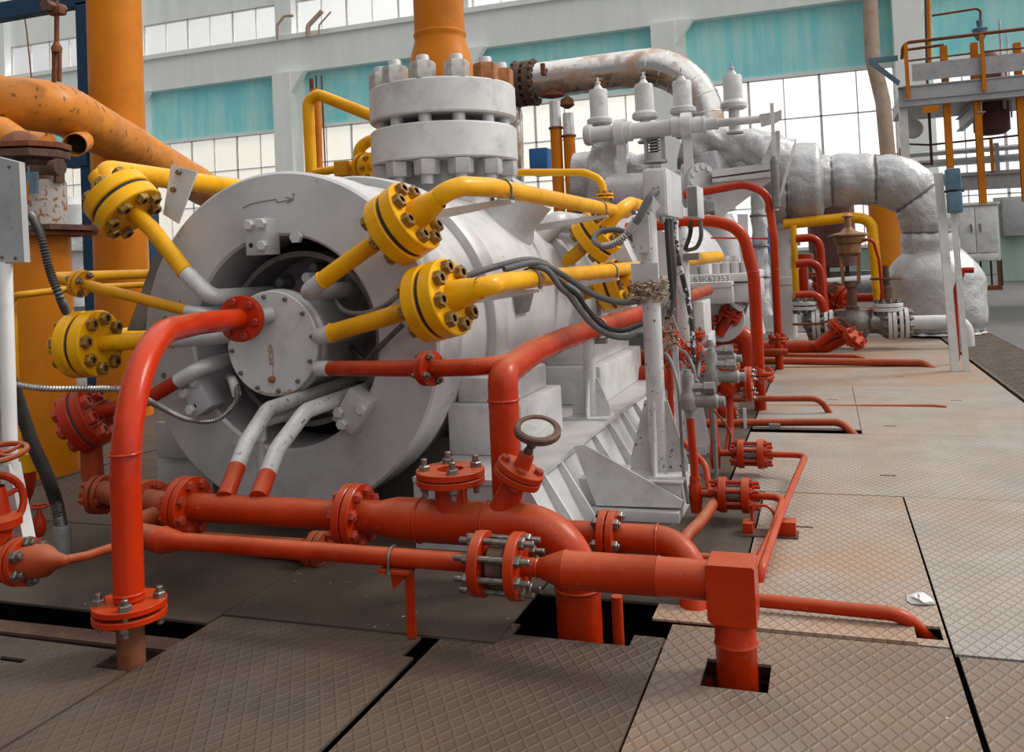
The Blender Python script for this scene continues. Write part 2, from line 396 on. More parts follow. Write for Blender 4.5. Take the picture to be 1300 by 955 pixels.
def valve(name, label, c, ax, sx, s, mat='red', wmat=None, bmat='bolt', stem=2.2, wheelR=1.3, cat='valve', group=None, rising=True, flR=1.0, body_mat=None, ends=True, wheel=True):
    """gate valve: bulged body, two end flanges, bolted bonnet, yoke, stem, handwheel. s = end flange radius"""
    c = V(c); ax = V(ax).normalized(); sx = V(sx).normalized(); t = thing(name, label, cat, c-V((0, 0, s)), group)
    body = bmesh.new()
    lathe(body, c, ax, [(-s*1.2, 0), (-s*1.2, s*.5), (-s*.7, s*.52), (-s*.35, s*.82), (0, s*.9), (s*.35, s*.82), (s*.7, s*.52), (s*1.2, s*.5), (s*1.2, 0)], 20)
    lathe(body, c, sx, [(0, s*.62), (s*.8, s*.60), (s*1.15, s*.5), (s*1.15, 0)], 20)
    obj('valve_body', body, body_mat or mat, t)
    if ends:
        for q in (-1, 1): flange(t, c+ax*(q*s*1.25), ax, s*flR, s*.2, s*.03, 6, s*.09, mat=mat, bmat=bmat, seg=24)
    flange(t, c+sx*(s*1.25), sx, s*.78, s*.17, s*.03, 6, s*.09, mat=mat, bmat=bmat, seg=24, name='bonnet_flange')
    y = bmesh.new(); u, _ = ortho(sx)
    lathe(y, c, sx, [(s*1.4, s*.45), (s*1.7, s*.28), (s*stem*.9, s*.22), (s*stem, s*.18), (s*stem, 0)], 14)
    obj('yoke', y, mat, t)
    st = bmesh.new(); lathe(st, c, sx, [(s*stem*.9, 0), (s*stem*.9, s*.08), (s*(stem+.9), s*.08), (s*(stem+.9), 0)], 10); obj('stem', st, 'steel', t)
    if wheel: handwheel(t, c+sx*(s*(stem+.45)), sx, s*wheelR, s*.10, wmat or mat)
    return t
def pipe(name, label, pts, r, mat='red', fil=.1, cat='pipe', seg=18, welds=(), group=None, body='tube'):
    """a pipe run: an Empty at its first point with the bent tube as its first part"""
    pts = [V(p) for p in pts]; lo = min(pts, key=lambda p: p.z)
    t = thing(name, label, cat, lo, group); obj(body, tube(pts, r, fil, seg, welds=welds), mat, t); return t
def spipe(name, label, pts, r, mat='red', fil=.1, cat='pipe', seg=16, welds=(), group=None):
    return solo(name, tube([V(p) for p in pts], r, fil, seg, welds=welds), mat, label, cat, group)
def hose(name, label, pts, r, mat='hose', ribbed=False, cat='hose', pitch=.009, group=None, amp=.16):
    c = smooth_path(pts, 10)
    if ribbed:
        c = resample(c, pitch/2); rr = [r*(1+(amp if i % 2 else -amp*.6)) for i in range(len(c))]; bm = sweep(bmesh.new(), c, rr, 12)
    else: bm = sweep(bmesh.new(), resample(c, .02), r, 12)
    return solo(name, bm, mat, label, cat, group, ang=60)
def X(o, *a): return V((o[0]+a[0], o[1]+a[1], o[2]+a[2]))
# ================================================================== THE SETTING
def grid_plate(x0, x1, y0, y1, holes=(), z=0, th=.010, skew=0):
    xs = sorted({x0, x1, *[min(max(h[i], x0), x1) for h in holes for i in (0, 1)]}); ys = sorted({y0, y1, *[min(max(h[i], y0), y1) for h in holes for i in (2, 3)]})
    bm = bmesh.new(); vc = {}
    def vv(x, y, zz):
        k = (round(x, 5), round(y, 5), round(zz, 5))
        if k not in vc: vc[k] = bm.verts.new((x+skew*(y-y0), y, zz))
        return vc[k]
    cells = {(i, j) for i in range(len(xs)-1) for j in range(len(ys)-1) if not any(h[0]-1e-6 <= xs[i] and xs[i+1] <= h[1]+1e-6 and h[2]-1e-6 <= ys[j] and ys[j+1] <= h[3]+1e-6 for h in holes)}
    for i, j in cells:
        a, b, c, d = xs[i], xs[i+1], ys[j], ys[j+1]
        bm.faces.new((vv(a, c, z), vv(b, c, z), vv(b, d, z), vv(a, d, z))); bm.faces.new((vv(a, d, z-th), vv(b, d, z-th), vv(b, c, z-th), vv(a, c, z-th)))
        if (i-1, j) not in cells: bm.faces.new((vv(a, c, z-th), vv(a, c, z), vv(a, d, z), vv(a, d, z-th)))
        if (i+1, j) not in cells: bm.faces.new((vv(b, c, z), vv(b, c, z-th), vv(b, d, z-th), vv(b, d, z)))
        if (i, j-1) not in cells: bm.faces.new((vv(a, c, z), vv(a, c, z-th), vv(b, c, z-th), vv(b, c, z)))
        if (i, j+1) not in cells: bm.faces.new((vv(a, d, z-th), vv(a, d, z), vv(b, d, z), vv(b, d, z-th)))
    return bm
G = .0025
def fplate(x0, x1, y0, y1, mat, label, holes=(), z=0, skew=0):
    return solo('floor_plate', grid_plate(x0+G, x1-G, y0+G, y1-G, holes, z, .010, skew), mat, label, 'floor plate', 'steel plates of the floor')
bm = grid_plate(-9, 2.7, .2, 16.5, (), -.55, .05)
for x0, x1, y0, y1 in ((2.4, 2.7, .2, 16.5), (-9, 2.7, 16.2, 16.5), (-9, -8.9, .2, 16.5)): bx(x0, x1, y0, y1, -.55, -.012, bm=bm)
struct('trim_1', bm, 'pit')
struct('floor', grid_plate(-60, 40, -6, 46, ((-9, 2.36, .2, 16.5),), -.005, .1), 'hall')
# the keyhole lifting slots of the plates
def slot(x, y): return (x-.045, x+.045, y-.014, y+.014)
fplate(-.40, .345, 3.44, 5.45, 'plate_rust', 'rust tinted tread plate beside the floor-level red pipe, below the twin thin pipes', (slot(-.17, 4.78), (.24, .33, 3.50, 3.62)))
fplate(.35, 1.57, 3.39, 5.46, 'plate', 'grey tread plate at the right edge, second row from the front', ())
fplate(-.62, 1.57, 5.46, 7.25, 'plate', 'broad tread plate in front of the floor slit under the red pipes', (slot(.30, 5.95), slot(-.33, 6.5)))
fplate(-.62, .20, 7.42, 9.8, 'plate', 'tread plate under the two bent red pipes, behind the floor slit', (slot(-.0, 8.9),))
fplate(.20, 1.57, 7.25, 9.8, 'plate', 'tread plate beside the mesh mat where the thin red pipe ends', (slot(1.05, 8.9), slot(.42, 7.6)))
fplate(-.62, 1.57, 9.8, 11.75, 'plate_rust', 'tread plate at the feet of the white stand', (slot(.7, 10.5),))
fplate(-.62, 1.57, 11.75, 16.2, 'plate_rust', 'farthest brown tread plate before the wrapped pipe elbow', ())
fplate(-.62, .345, 2.1, 3.425, 'plate_mid', 'tread plate cut around the red square elbow pipe', ((-.455, -.24, 2.955, 3.16),), z=.002)
fplate(.36, 1.57, 1.9, 3.375, 'plate_mid', 'foremost tread plate at the right edge', ())
fplate(-1.445, -.625, 2.0, 3.30, 'plate_dimmed', 'dark tread plate in front of the big red elbow', ((-1.19, -.74, 3.20, 3.30),))
fplate(-2.43, -1.47, 2.0, 3.10, 'plate_dimmed', 'dark tread plate in the front centre with white scuffs', ((-1.52, -1.47, 2.93, 3.1),))
fplate(-4.6, -2.44, 1.7, 2.72, 'plate_dimmed', 'dark tread plate in the front left around the arched pipe foot', ((-2.60, -2.40, 2.58, 2.72), (-3.03, -2.9, 2.54, 2.57)))
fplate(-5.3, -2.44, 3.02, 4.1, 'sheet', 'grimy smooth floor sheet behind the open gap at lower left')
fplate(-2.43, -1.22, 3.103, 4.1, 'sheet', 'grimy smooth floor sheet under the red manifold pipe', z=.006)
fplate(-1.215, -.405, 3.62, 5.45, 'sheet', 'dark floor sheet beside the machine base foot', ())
fplate(-8.9, -5.32, 1.7, 10, 'plate_dimmed', 'worn tread plate around the orange column')
fplate(-5.3, -3.9, 4.11, 10, 'plate_dimmed', 'worn tread plate left of the compressor under the red piping')
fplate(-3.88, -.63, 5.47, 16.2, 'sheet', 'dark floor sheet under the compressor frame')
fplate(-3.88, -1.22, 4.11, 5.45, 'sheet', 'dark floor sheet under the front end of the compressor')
solo('support_beam', ibeam((-4.6, 2.86, -.09), (-2.30, 2.90, -.09), .10, .10, .012), 'rust_dark', 'dusty steel beam in the open floor gap at lower left', 'beam')
solo('support_beam', ibeam((-.75, 3.34, -.085), (.35, 3.34, -.085), .09, .08, .012), 'rust', 'rusty steel beam in the floor pit right of the big elbow', 'beam')
solo('floor_strip', grid_plate(-.70, .24, 3.445, 3.60, (), .008, .008), 'plate_rust', 'narrow rusty strip lying along the floor-level red pipe', 'metal strip')
# wire mesh mat along the right edge
bm = bmesh.new(); x0, x1, p = 1.60, 2.34, .075
y = .6
while y < 15.5:
    for s in (1, -1):
        a = V((x0 if s > 0 else x1, y, .012+.006*s)); b = V((x1 if s > 0 else x0, y+.62, .012+.006*s)); bar(bm, a, b, .012, .008, (0, 1, 0))
    y += p
for xx in (x0, x1): bar(bm, (xx, .6, .012), (xx, 16.1, .012), .014, .018, (1, 0, 0))
solo('wire_mesh_mat', bm, 'mesh_wire', 'rusty wire mesh mat along the edge of the tread plates', 'mat')
solo('crumpled_rag', (lambda b: (lathe(b, P(1168, 762, Z=.004), (0, 0, 1), [(0, .05), (.012, .04), (.02, .012), (.004, .0)], 9), [setattr(v, 'co', v.co+V((noise.noise(v.co*30)*.03, noise.noise(v.co*30+V((5, 0, 0)))*.05, 0))) for v in b.verts], b)[2])(bmesh.new()), 'white', 'torn scrap of white paper on the rust tinted plate near the seam', 'scrap')
# ---- back wall
YW = 45.
PX = [-51.2, -40.2, -29.1, -18., -7., 4.1, 15.1]
bm = bmesh.new()
bx(-62, 26, YW, YW+.4, 10, 13.1, bm=bm); struct('wall_back', bm, 'concrete_teal')
struct('wall_back_upper', bx(-62, 26, YW, YW+.4, 17.45, 25), 'concrete')
struct('wall_back_lower', bx(-62, 26, YW, YW+.4, -.005, 1.5), 'concrete_low')
bm = bmesh.new(); bx(-62, 26, YW-.55, YW, 13.1, 15.05, bm=bm); bx(-62, 26, YW-.75, YW+.4, 15.05, 15.32, bm=bm); struct('trim_2', bm, 'concrete')
bm = bmesh.new(); bx(-62, 26, YW-.1, YW, 9.85, 10.02, bm=bm); bx(-62, 26, YW-.12, YW, 1.45, 1.6, bm=bm); struct('trim_3', bm, 'concrete')
for i, x in enumerate(PX):
    b = bx(x-.6, x+.6, YW-.95, YW, -.005, 13.1); bx(x-.55, x+.55, YW-.5, YW, 15.32, 25, bm=b)
    bx(x+.6, x+1.0, YW-.45, YW, -.005, 13.1, bm=b)
    prism([(x+.6, YW-.9, 13.1), (x+1.5, YW-.9, 13.1), (x+.6, YW-.9, 11.9)], (0, .5, 0), b)
    struct('pillar_%d' % (i+1), b, 'concrete')
wn = 0
for i in range(len(PX)-1):
    a, b = PX[i]+.6, PX[i+1]-.6
    for z0, z1, rails in ((1.5, 9.9, (3.6, 5.75, 7.85)), (15.32, 17.45, ())):
        wn += 1; f = bmesh.new(); n = 5 if i != 9 else 6
        xs = [a+(b-a)*k/6 for k in range(7)]
        for k, xx in enumerate(xs):
            w = .05 if k % 2 else .12
            bx(xx-w/2, xx+w/2, YW+.05, YW+.15, z0, z1, bm=f)
        for zz in (z0+.05, z1-.05)+rails: bx(a, b, YW+.05, YW+.15, zz-.03, zz+.03, bm=f)
        w_ = struct('window_%d' % wn, f, 'white')
        obj('glass', bx(a, b, YW+.09, YW+.11, z0, z1), 'glass_warm' if (i < 4 and z0 < 2) else 'glass', w_)
# rusty downpipes and small wall pipes
def wp(x, y): return P(x, y, Y=YW-1.1)
spipe('downpipe', 'rusty brown downpipe on the wall left of the right pillar', [wp(1103, -30), wp(1108, 75), wp(1121, 130), wp(1127, 195), V((wp(1137, 320).x, YW-1.1, .01))], .33, 'rust_pale', .5, 'downpipe')
tag(solo('downpipe', tube([wp(395, 100), V((wp(404, 215).x, YW-1.1, .01))], .12, 0, 10), 'rust', 'thin rusty downpipe behind the yellow pipe frame', 'downpipe'), None)
for k, (pp, lb) in enumerate((([(352, 50), (352, 32), (361, 20), (372, 20)], 'small bent rusty pipe on the crane beam ledge left of the pillar top'), ([(391, 47), (391, 33), (409, 14)], 'thick bent rusty vent pipe on the crane beam ledge'), ([(405, 44), (405, 32), (420, 15)], 'thin bent rusty vent pipe on the crane beam ledge, second from the pillar'))):
    spipe('vent_pipe', lb, [wp(*q) for q in pp], (.08, .14, .05)[k], 'rust_pale', .3, 'vent pipe')
for k, x in enumerate((406, 413)):
    solo('wall_conduit', tube([P(x-5, 96, Y=YW-.2), P(x, 215, Y=YW-.2)], .045, 0, 8), 'rust', ('thin rusty conduit on the wall, nearest the yellow pipe frame', 'thin rusty conduit on the wall, farther from the yellow pipe frame')[k], 'conduit')
# ---- platform with railing on the right, 20 m away
def q(x, y, Y=20.): return P(x, y, Y=Y)
t = thing('mezzanine_platform', 'grey steel platform with toe board and orange posts at upper right', 'platform', (1.8, 20, 0))
a = q(1150, 112); b = q(1330, 90); zt = 4.78
obj('deck', bx(1.72, 8, 20, 23.2, 4.42, 4.72), 'box_grey', t)
obj('toe_board', bx(1.9, 8, 20.0, 20.03, 4.80, 5.15), 'box_grey', t)
obj('edge_beam', ibeam((1.62, 20.05, 4.5), (8, 20.05, 4.5), .42, .16, .02), 'box_grey', t)
for k, x in enumerate((3.15, 5.0, 6.8)): obj('cross_beam', ibeam((x, 20.1, 4.2), (x, 23.2, 4.2), .3, .15, .02), 'box_grey', t)
for x in (1202, 1241, 1296):
    tp = q(x-3, 52 if x > 1205 else 56); bt = q(x+12, 245)
    obj('post', ibeam((tp.x, 20.2, tp.z), (tp.x, 20.2, 2.2), .13, .13, .016, (0, 1, 0)), 'orange', t)
for x, y0 in ((1149, 56), (1245, 45)):
    tp = q(x, y0); obj('railing_post', ibeam((tp.x, 19.93, tp.z), (tp.x, 19.93, 4.45), .07, .07, .01, (0, 1, 0)), 'orange', t)
obj('handrail', tube([q(1145, 75), q(1146, 60), q(1152, 54), q(1330, 33)], .035, .15, 10), 'rust', t)
obj('middle_rail', tube([q(1146, 64, 20.4), q(1198, 57, 20.4)], .03, 0, 10), 'rust', t)
obj('lower_rail', tube([q(1148, 78, 20.2), q(1232, 68, 20.2)], .02, 0, 8), 'rust', t)
obj('lower_rail', tube([q(1246, 66, 20.0), q(1330, 58, 20)], .02, 0, 8), 'rust', t)
obj('leg', bx(1.62, 1.78, 20.1, 20.3, -.005, 4.3), 'silver_light', t)
obj('leg', bx(7.0, 7.2, 22.9, 23.1, -.005, 4.3), 'silver_light', t)
obj('bracket', prism([q(1103, 74, 20.6), q(1140, 70, 20.6), q(1140, 76, 20.6), q(1112, 79, 20.6), q(1143, 103, 20.6), q(1141, 108, 20.6), q(1103, 80, 20.6)], (0, .12, 0)), 'blue_grey', t)
obj('sign', bx(2.05, 2.35, 19.96, 19.99, 4.12, 4.26), 'orange', t)
t = thing('lower_walkway', 'lower steel walkway with thin rails in front of the bright windows', 'walkway', (1.8, 21, 0))
obj('beam', ibeam((1.6, 21, 2.72), (9, 21, 2.62), .32, .15, .02), 'box_grey', t)
obj('deck', bx(1.6, 9, 21, 23.8, 2.86, 2.92), 'box_grey', t)
obj('leg', bx(8.6, 8.8, 21.0, 21.2, -.005, 2.6), 'box_grey', t); obj('leg', bx(1.75, 1.9, 21.0, 21.2, -.005, 2.6), 'box_grey', t)
obj('handrail', tube([q(1143, 195, 21), q(1150, 183, 21), q(1180, 184, 21), q(1330, 168, 21)], .022, .1, 8), 'rust_dark', t)
obj('middle_rail', tube([q(1150, 209, 21), q(1182, 208, 21)], .018, 0, 8), 'rust_dark', t)
for x, y0, y1 in ((1143, 188, 214), (1150, 183, 219), (1258, 176, 240)):
    a = q(x, y0, 20.97); obj('railing_post', bx(a.x-.03, a.x+.03, 20.95, 21.01, 2.9, a.z), 'orange', t)
t = thing('bypass_pipe', 'pale horizontal pipe bundle behind the lower walkway', 'pipe', (2, 23.5, 3))
for z, r in ((3.38, .09), (3.62, .06)): obj('tube', tube([(1.9, 23.6, z), (9.5, 23.6, z)], r, 0, 12), 'silver', t)
obj('bracket', bx(3.9, 4.0, 23.5, 23.7, 2.93, 3.75), 'silver', t)
t = thing('brown_vessel', 'dark brown cylindrical vessel hanging behind the platform posts', 'vessel', q(1255, 175, 21.6))
c = q(1250, 120, 21.6); T_ = q(1246, 68, 21.6).z; B_ = q(1257, 172, 21.6).z
obj('shell', lathe(bmesh.new(), (c.x+.1, 21.6, B_), (0, 0, 1), [(0, 0), (.02, .25), (.1, .36), (T_-B_-.15, .36), (T_-B_-.03, .25), (T_-B_, 0)], 24), 'brown', t)
obj('gauge_pipe', tube([(c.x+.3, 21.2, B_+.5), (c.x+.3, 21.2, T_+.6)], .03, 0, 8), 'silver', t)
obj('gauge_pipe', tube([(c.x+.42, 21.2, B_+.3), (c.x+.42, 21.2, T_+.4)], .02, 0, 8), 'silver', t)
obj('valve_head', lathe(bmesh.new(), q(1244, 38, 21.2), (0, 0, 1), [(-.22, 0), (-.22, .07), (-.1, .13), (.02, .16), (.06, .05), (.2, .07), (.2, 0)], 14), 'blue_grey', t)
obj('feed_pipe', tube([q(1244, 38, 21.2), q(1245, 14, 21.2), q(1240, 11, 21.2), q(1183, 20, 21.2)], .025, .15, 8), 'rust', t)
spipe('drop_pipe', 'dark thin vertical pipe in front of the right pillar', [q(1175, -15, 21.4), q(1177, 98, 21.4), q(1183, 210, 21.4)], .03, 'rust_dark', 0)
spipe('drop_pipe', 'orange thin vertical pipe beside the dark one above the platform', [q(1178, -15, 21.6), q(1180, 80, 21.6)], .05, 'orange', 0)
solo('equipment_case', lathe(bmesh.new(), q(1158, 165, 21.3), (0, -1, .1), [(-.12, 0), (-.12, .15), (.1, .22), (.16, .2), (.2, 0)], 14), 'silver_light', 'round pale lamp housing on the platform leg', 'lamp')
# ---- cabinet against the wall
cx0 = P(1213, 347, Z=0); s = 24.5/cx0.y
cab = thing('switch_cabinet', 'white two-door metal cabinet standing on the floor at far right', 'cabinet', (P(1216, 352, Y=30).x, 30, 0))
a = P(1214, 262, Y=30); b = P(1267, 262, Y=30); zt = a.z
zb = P(1216, 333, Y=30).z
obj('body', bx(a.x, b.x, 30, 30.9, zb, zt, .02), 'white', cab)
obj('top_cap', bx(a.x-.05, b.x+.05, 29.9, 31, zt, zt+.08), 'white', cab)
zm = P(1230, 322, Y=30).z; xm = (a.x+b.x)/2-.08
for x0, x1 in ((a.x+.04, xm-.01), (xm+.01, b.x-.06)):
    d = obj('door', bx(x0, x1, 29.95, 30, zm+.02, zt-.05, .01), 'white', cab); hx = xm-.12 if x0 < xm-.05 and x1 < xm+.05 else xm+.12
    obj('handle', tube([(hx, 29.95, (zt+zm)/2+.15), (hx, 29.88, (zt+zm)/2+.1), (hx, 29.88, (zt+zm)/2-.1)], .025, .03, 8), 'steel', d)
obj('lower_panel', bx(a.x+.04, b.x-.06, 29.95, 30, zb+.02, zm-.02, .01), 'white', cab)
obj('base', bx(a.x, b.x, 30.0, 30.9, -.005, .12), 'rust', cab)
for x in (a.x+.05, b.x-.1): obj('leg', bx(x, x+.08, 30.02, 30.12, .12, zb), 'rust', cab)
for k in range(4): obj('cable', tube([(a.x+.35+k*.28, 30.4, .1), (a.x+.35+k*.28, 30.4, zb+.05)], .03, 0, 8), 'hose_black', cab)
solo('wall_cabinet', bx(P(1275, 285, Y=36).x, P(1310, 285, Y=36).x, 36, 36.5, P(1280, 300, Y=36).z, P(1280, 252, Y=36).z, .03), 'box_grey', 'grey cabinet hung high at the far right edge', 'cabinet')
struct('wall_right', bx(P(1268, 350, Y=36.5).x, 14, 36.5, 36.8, -.005, P(1280, 250, Y=36.5).z), 'concrete_low')
# ---- white A-shaped post stand with blue box
t = thing('post_stand', 'white two-pole stand carrying a blue-grey box near the mesh mat', 'stand', (1.35, 11.04, 0))
A0 = P(1213, 471, Z=0); A1 = P(1191, 220, Y=A0.y); B0 = P(1227, 471, Z=0); B1 = P(1210, 262, Y=B0.y)
obj('pole', bar(bmesh.new(), A0, A1, .085, .085, (1, 0, 0)), 'white', t)
obj('pole', bar(bmesh.new(), B0, B1, .06, .06, (1, 0, 0)), 'white', t)
c = P(1210, 243, Y=A0.y-.1)
obj('junction_box', bx(c.x-.07, c.x+.075, A0.y-.2, A0.y-.02, c.z+.01, c.z+.25, .02), 'blue_grey', t)
obj('junction_box', bx(c.x-.065, c.x+.08, A0.y-.19, A0.y-.02, c.z-.24, c.z-.005, .02), 'blue_grey', t)
obj('strap', bx(A1.x-.02, c.x+.12, A0.y-.04, A0.y-.01, c.z-.01, c.z+.02), 'rust_dark', t)
spipe('riser_pipe', 'short red pipe between the two white stand poles', [P(1215, 458, Y=11.6), P(1212, 375, Y=11.6), P(1222, 343, Y=11.6), P(1236, 343, Y=11.6)], .035, 'red_dark', .03)
# ================================================================== THE COMPRESSOR
AX, AZ = -2.83, 1.033
YV = V((0, 1, 0)); XV = V((1, 0, 0)); ZV = V((0, 0, 1))
def ax(y, dx=0, dz=0): return V((AX+dx, y, AZ+dz))
def pol(a, r, y): return ax(y, r*math.cos(math.radians(a)), r*math.sin(math.radians(a)))
cmp_ = thing('compressor', 'large silver cylindrical compressor with round lid in the front disc', 'compressor', (AX, 4.2, .05))
cas = obj('casing', lathe(bmesh.new(), ax(0), YV, [(4.62, .585), (4.215, .585), (4.2, .60), (4.2, .925), (4.215, .94), (4.50, .94), (4.52, .915), (6.38, .915), (6.40, .90), (8.2, .90), (8.25, .86), (8.25, 0), (4.62, 0)], 96), 'silver', cmp_)
obj('rib_band', lathe(bmesh.new(), ax(0), YV, [(4.98, .90), (4.98, .965), (4.995, .975), (5.17, .975), (5.185, .965), (5.185, .90)], 96, True), 'silver', cmp_)
obj('rib_band', lathe(bmesh.new(), ax(0), YV, [(6.98, .88), (6.98, .955), (7.12, .955), (7.12, .88)], 96, True), 'silver', cmp_)
obj('end_plate', disc(bmesh.new(), ax(4.70), YV, .50, .12, 64), 'silver_dark', cmp_)
obj('inner_ring', lathe(bmesh.new(), ax(0), YV, [(4.40, .47), (4.40, .50), (4.64, .50), (4.64, .47)], 64, True), 'silver_dark', cmp_)
eb_ = bmesh.new(); lathe(eb_, (0, 0, 0), ZV, [(0, 0), (0, .028), (.10, .028), (.10, .05), (.12, .05), (.12, 0)], 14); ebm = mesh_of(eb_, 'inner_stud', 'silver_dark')
for a in range(18, 360, 36): inst('inner_stud', ebm, frame(pol(a, .40, 4.54), YV), cmp_)
for a, s in ((60, 1), (74, 1)):
    p = pol(a, .36, 4.30); obj('inner_bolt', lathe(bmesh.new(), p, YV, [(0, 0), (0, .026), (.01, .03), (.28, .022), (.28, 0)], 14), 'silver', cmp_)
lid = obj('lid', disc(bmesh.new(), ax(4.115), YV, .285, .03, 72, ch=.006), 'silver_light', cmp_)
obj('lid_drum', lathe(bmesh.new(), ax(0), YV, [(4.13, .262), (4.16, .275), (4.17, .292), (4.20, .292), (4.21, .265), (4.66, .265)], 64), 'silver', cmp_)
bolt = bmesh.new(); lathe(bolt, (0, 0, 0), ZV, [(0, .013), (.004, .013), (.004, .010), (.016, .010), (.016, .005), (.008, .005), (.008, 0)], 12); lm = mesh_of(bolt, 'lid_screw', 'silver_dark')
for k in range(12):
    a = math.radians(k*30+8); inst('lid_screw', lm, frame(ax(4.10, .255*math.cos(a), .255*math.sin(a)), -YV), lid)
obj('lid_plug', lathe(bmesh.new(), ax(4.10, .0, -.19), -YV, [(0, .02), (.01, .02), (.03, .012), (.03, 0)], 8), 'bolt_rust', lid)
M['stain'] = paint('rust_stain', (.30, .15, .07), (.42, .33, .25), None, 0, (.5, .48, .46), .8, sc=14, chip_amt=.52)
bm = bmesh.new()
for w_, x_, z0_, z1_ in ((.030, -.008, -.005, -.115), (.016, .004, -.03, -.185), (.012, -.018, -.02, -.10)):
    ps = [(x_+w_/2*(1-.5*i/8)+random.uniform(-.004, .004), z0_+(z1_-z0_)*i/8) for i in range(9)]+[(x_-w_/2*(1-.5*i/8)+random.uniform(-.004, .004), z0_+(z1_-z0_)*i/8) for i in range(8, -1, -1)]
    prism([ax(4.0995-w_*.01, a, b) for a, b in ps], (0, .0006, 0), bm)
for k in range(9):
    a = math.radians(250+k*5); a2 = math.radians(250+(k+1)*5); r0, r1 = .268-random.uniform(0, .006), .2795
    prism([ax(4.0992, r0*math.cos(a), r0*math.sin(a)), ax(4.0992, r1*math.cos(a), r1*math.sin(a)), ax(4.0992, r1*math.cos(a2), r1*math.sin(a2)), ax(4.0992, r0*math.cos(a2), r0*math.sin(a2))], (0, .0005, 0), bm)
obj('rust_stain', bm, 'stain', lid)
# clamp blocks on the edge of the opening
def clamp(a, spin, bolts):
    c = pol(a, .585, 4.14); q_ = Quaternion(YV, math.radians(spin)); R_ = q_.to_matrix()
    t = obj('clamp_block', box(bmesh.new(), c+V((0, .02, 0)), (.14, .12, .20), R_, .006), 'silver', cmp_)
    for dx, dz in bolts:
        p = c+R_ @ V((dx, -.04, dz)); b = bmesh.new()
        lathe(b, p, -YV, [(0, .03), (.022, .03), (.028, .025), (.028, 0)], 6); obj('bolt', b, 'silver_light', t)
    obj('hole_shade_disc', lathe(bmesh.new(), c+R_ @ V((-.035, -.0405, -.045)), -YV, [(0, .014), (.001, .014), (.001, 0)], 14), 'pit', t)  # flat dark disc painted in for the shade of a bolt hole
    return t
cc = P(334, 314, Y=4.15); cb = P(436, 508, Y=4.15); ca = P(262, 497, Y=4.15)
ang = lambda p: math.degrees(math.atan2(p.z-AZ, p.x-AX))
clamp(ang(cc), 0, [(-.035, .065), (.045, .07), (.045, -.05)]); clamp(ang(cb), 35, [(-.05, -.04), (.05, .05), (.0, -.08)]); clamp(ang(ca), -30, [(-.05, .05), (-.06, -.05), (.04, .07)])
c = P(378, 301, Y=4.19); obj('lifting_bolt', lathe(bmesh.new(), c, -YV, [(0, .035), (.03, .035), (.03, 0)], 6), 'silver', cmp_)
bm = bmesh.new()
for x, y in ((210, 405), (208, 477)):
    lathe(bm, P(x, y, Y=4.1985), -YV, [(0, .018), (.0015, .018), (.0015, 0)], 10)
obj('plug_hole', bm, 'silver_dark', cmp_)
bm = bmesh.new()   # rotation arrow scribed on the disc
ar = [P(x, y, Y=4.1975) for x, y in ((308, 264), (318, 259), (332, 256), (350, 253), (352, 257), (373, 253))]
for a, b in zip(ar, ar[1:]): bar(bm, a, b, .004, .004, (0, 1, 0))
for a, b in ((ar[-1], P(362, 250, Y=4.1975)), (ar[-1], P(364, 258, Y=4.1975))): bar(bm, a, b, .004, .004, (0, 1, 0))
obj('arrow_mark', bm, 'silver_dark', cmp_)
# ---- top nozzle with the thick bolted flanges
NX, NY = -2.83, 6.56
nz = lambda z: V((NX, NY, z))
obj('nozzle', lathe(bmesh.new(), nz(0), ZV, [(1.80, .42), (2.0, .36), (2.24, .34)], 48), 'silver', cmp_)
lf = obj('nozzle_flange', disc(bmesh.new(), nz(2.355), ZV, .585, .27, 72, .2, .012), 'silver_light', cmp_)
obj('nozzle_ring', lathe(bmesh.new(), nz(0), ZV, [(2.485, .34), (2.56, .34)], 48), 'silver_dark', cmp_)
# ---- branch nozzles
d = V((math.cos(math.radians(48)), 0, math.sin(math.radians(48))))
obj('branch_nozzle', lathe(bmesh.new(), ax(6.30), d, [(.70, .27), (.93, .22), (.98, .185), (1.20, .185), (1.20, 0)], 36), 'silver', cmp_)
obj('branch_nozzle', tube([pol(42, .85, 7.0)-YV*.1, pol(42, 1.05, 7.0), pol(42, 1.05, 8.2)], .09, .1), 'silver', cmp_)
bm = bmesh.new(); c = P(660, 382, X=-1.92); box(bm, (c.x, c.y, c.z), (.10, .22, .14), Quaternion(YV, .3).to_matrix(), .004); obj('name_bracket', bm, 'silver_dark', cmp_)
# bracket bar to the left of the disc
def flat(pts, w, th, bm=None):
    bm = bm or bmesh.new()
    for a, b in zip(pts, pts[1:]): bar(bm, a, b, w, th, None)
    return bm
obj('guard_strip', prism([P(200, 312, Y=4.42), P(190, 340, Y=4.42), P(174, 385, Y=4.42), P(161, 420, Y=4.42), P(180, 420, Y=4.42), P(196, 370, Y=4.42), P(215, 312, Y=4.42)], (0, .10, 0)), 'silver_dark', cmp_)
t = obj('strap_bracket', prism([P(217, 209, Y=4.15), P(250, 218, Y=4.15), P(226, 284, Y=4.15), P(207, 272, Y=4.15)], (0, .012, 0)), 'silver_light', cmp_)
for x, y in ((228, 219), (221, 241)): obj('bolt', lathe(bmesh.new(), P(x, y, Y=4.15), -YV, [(0, .016), (.02, .016), (.02, 0)], 6), 'bolt', t)
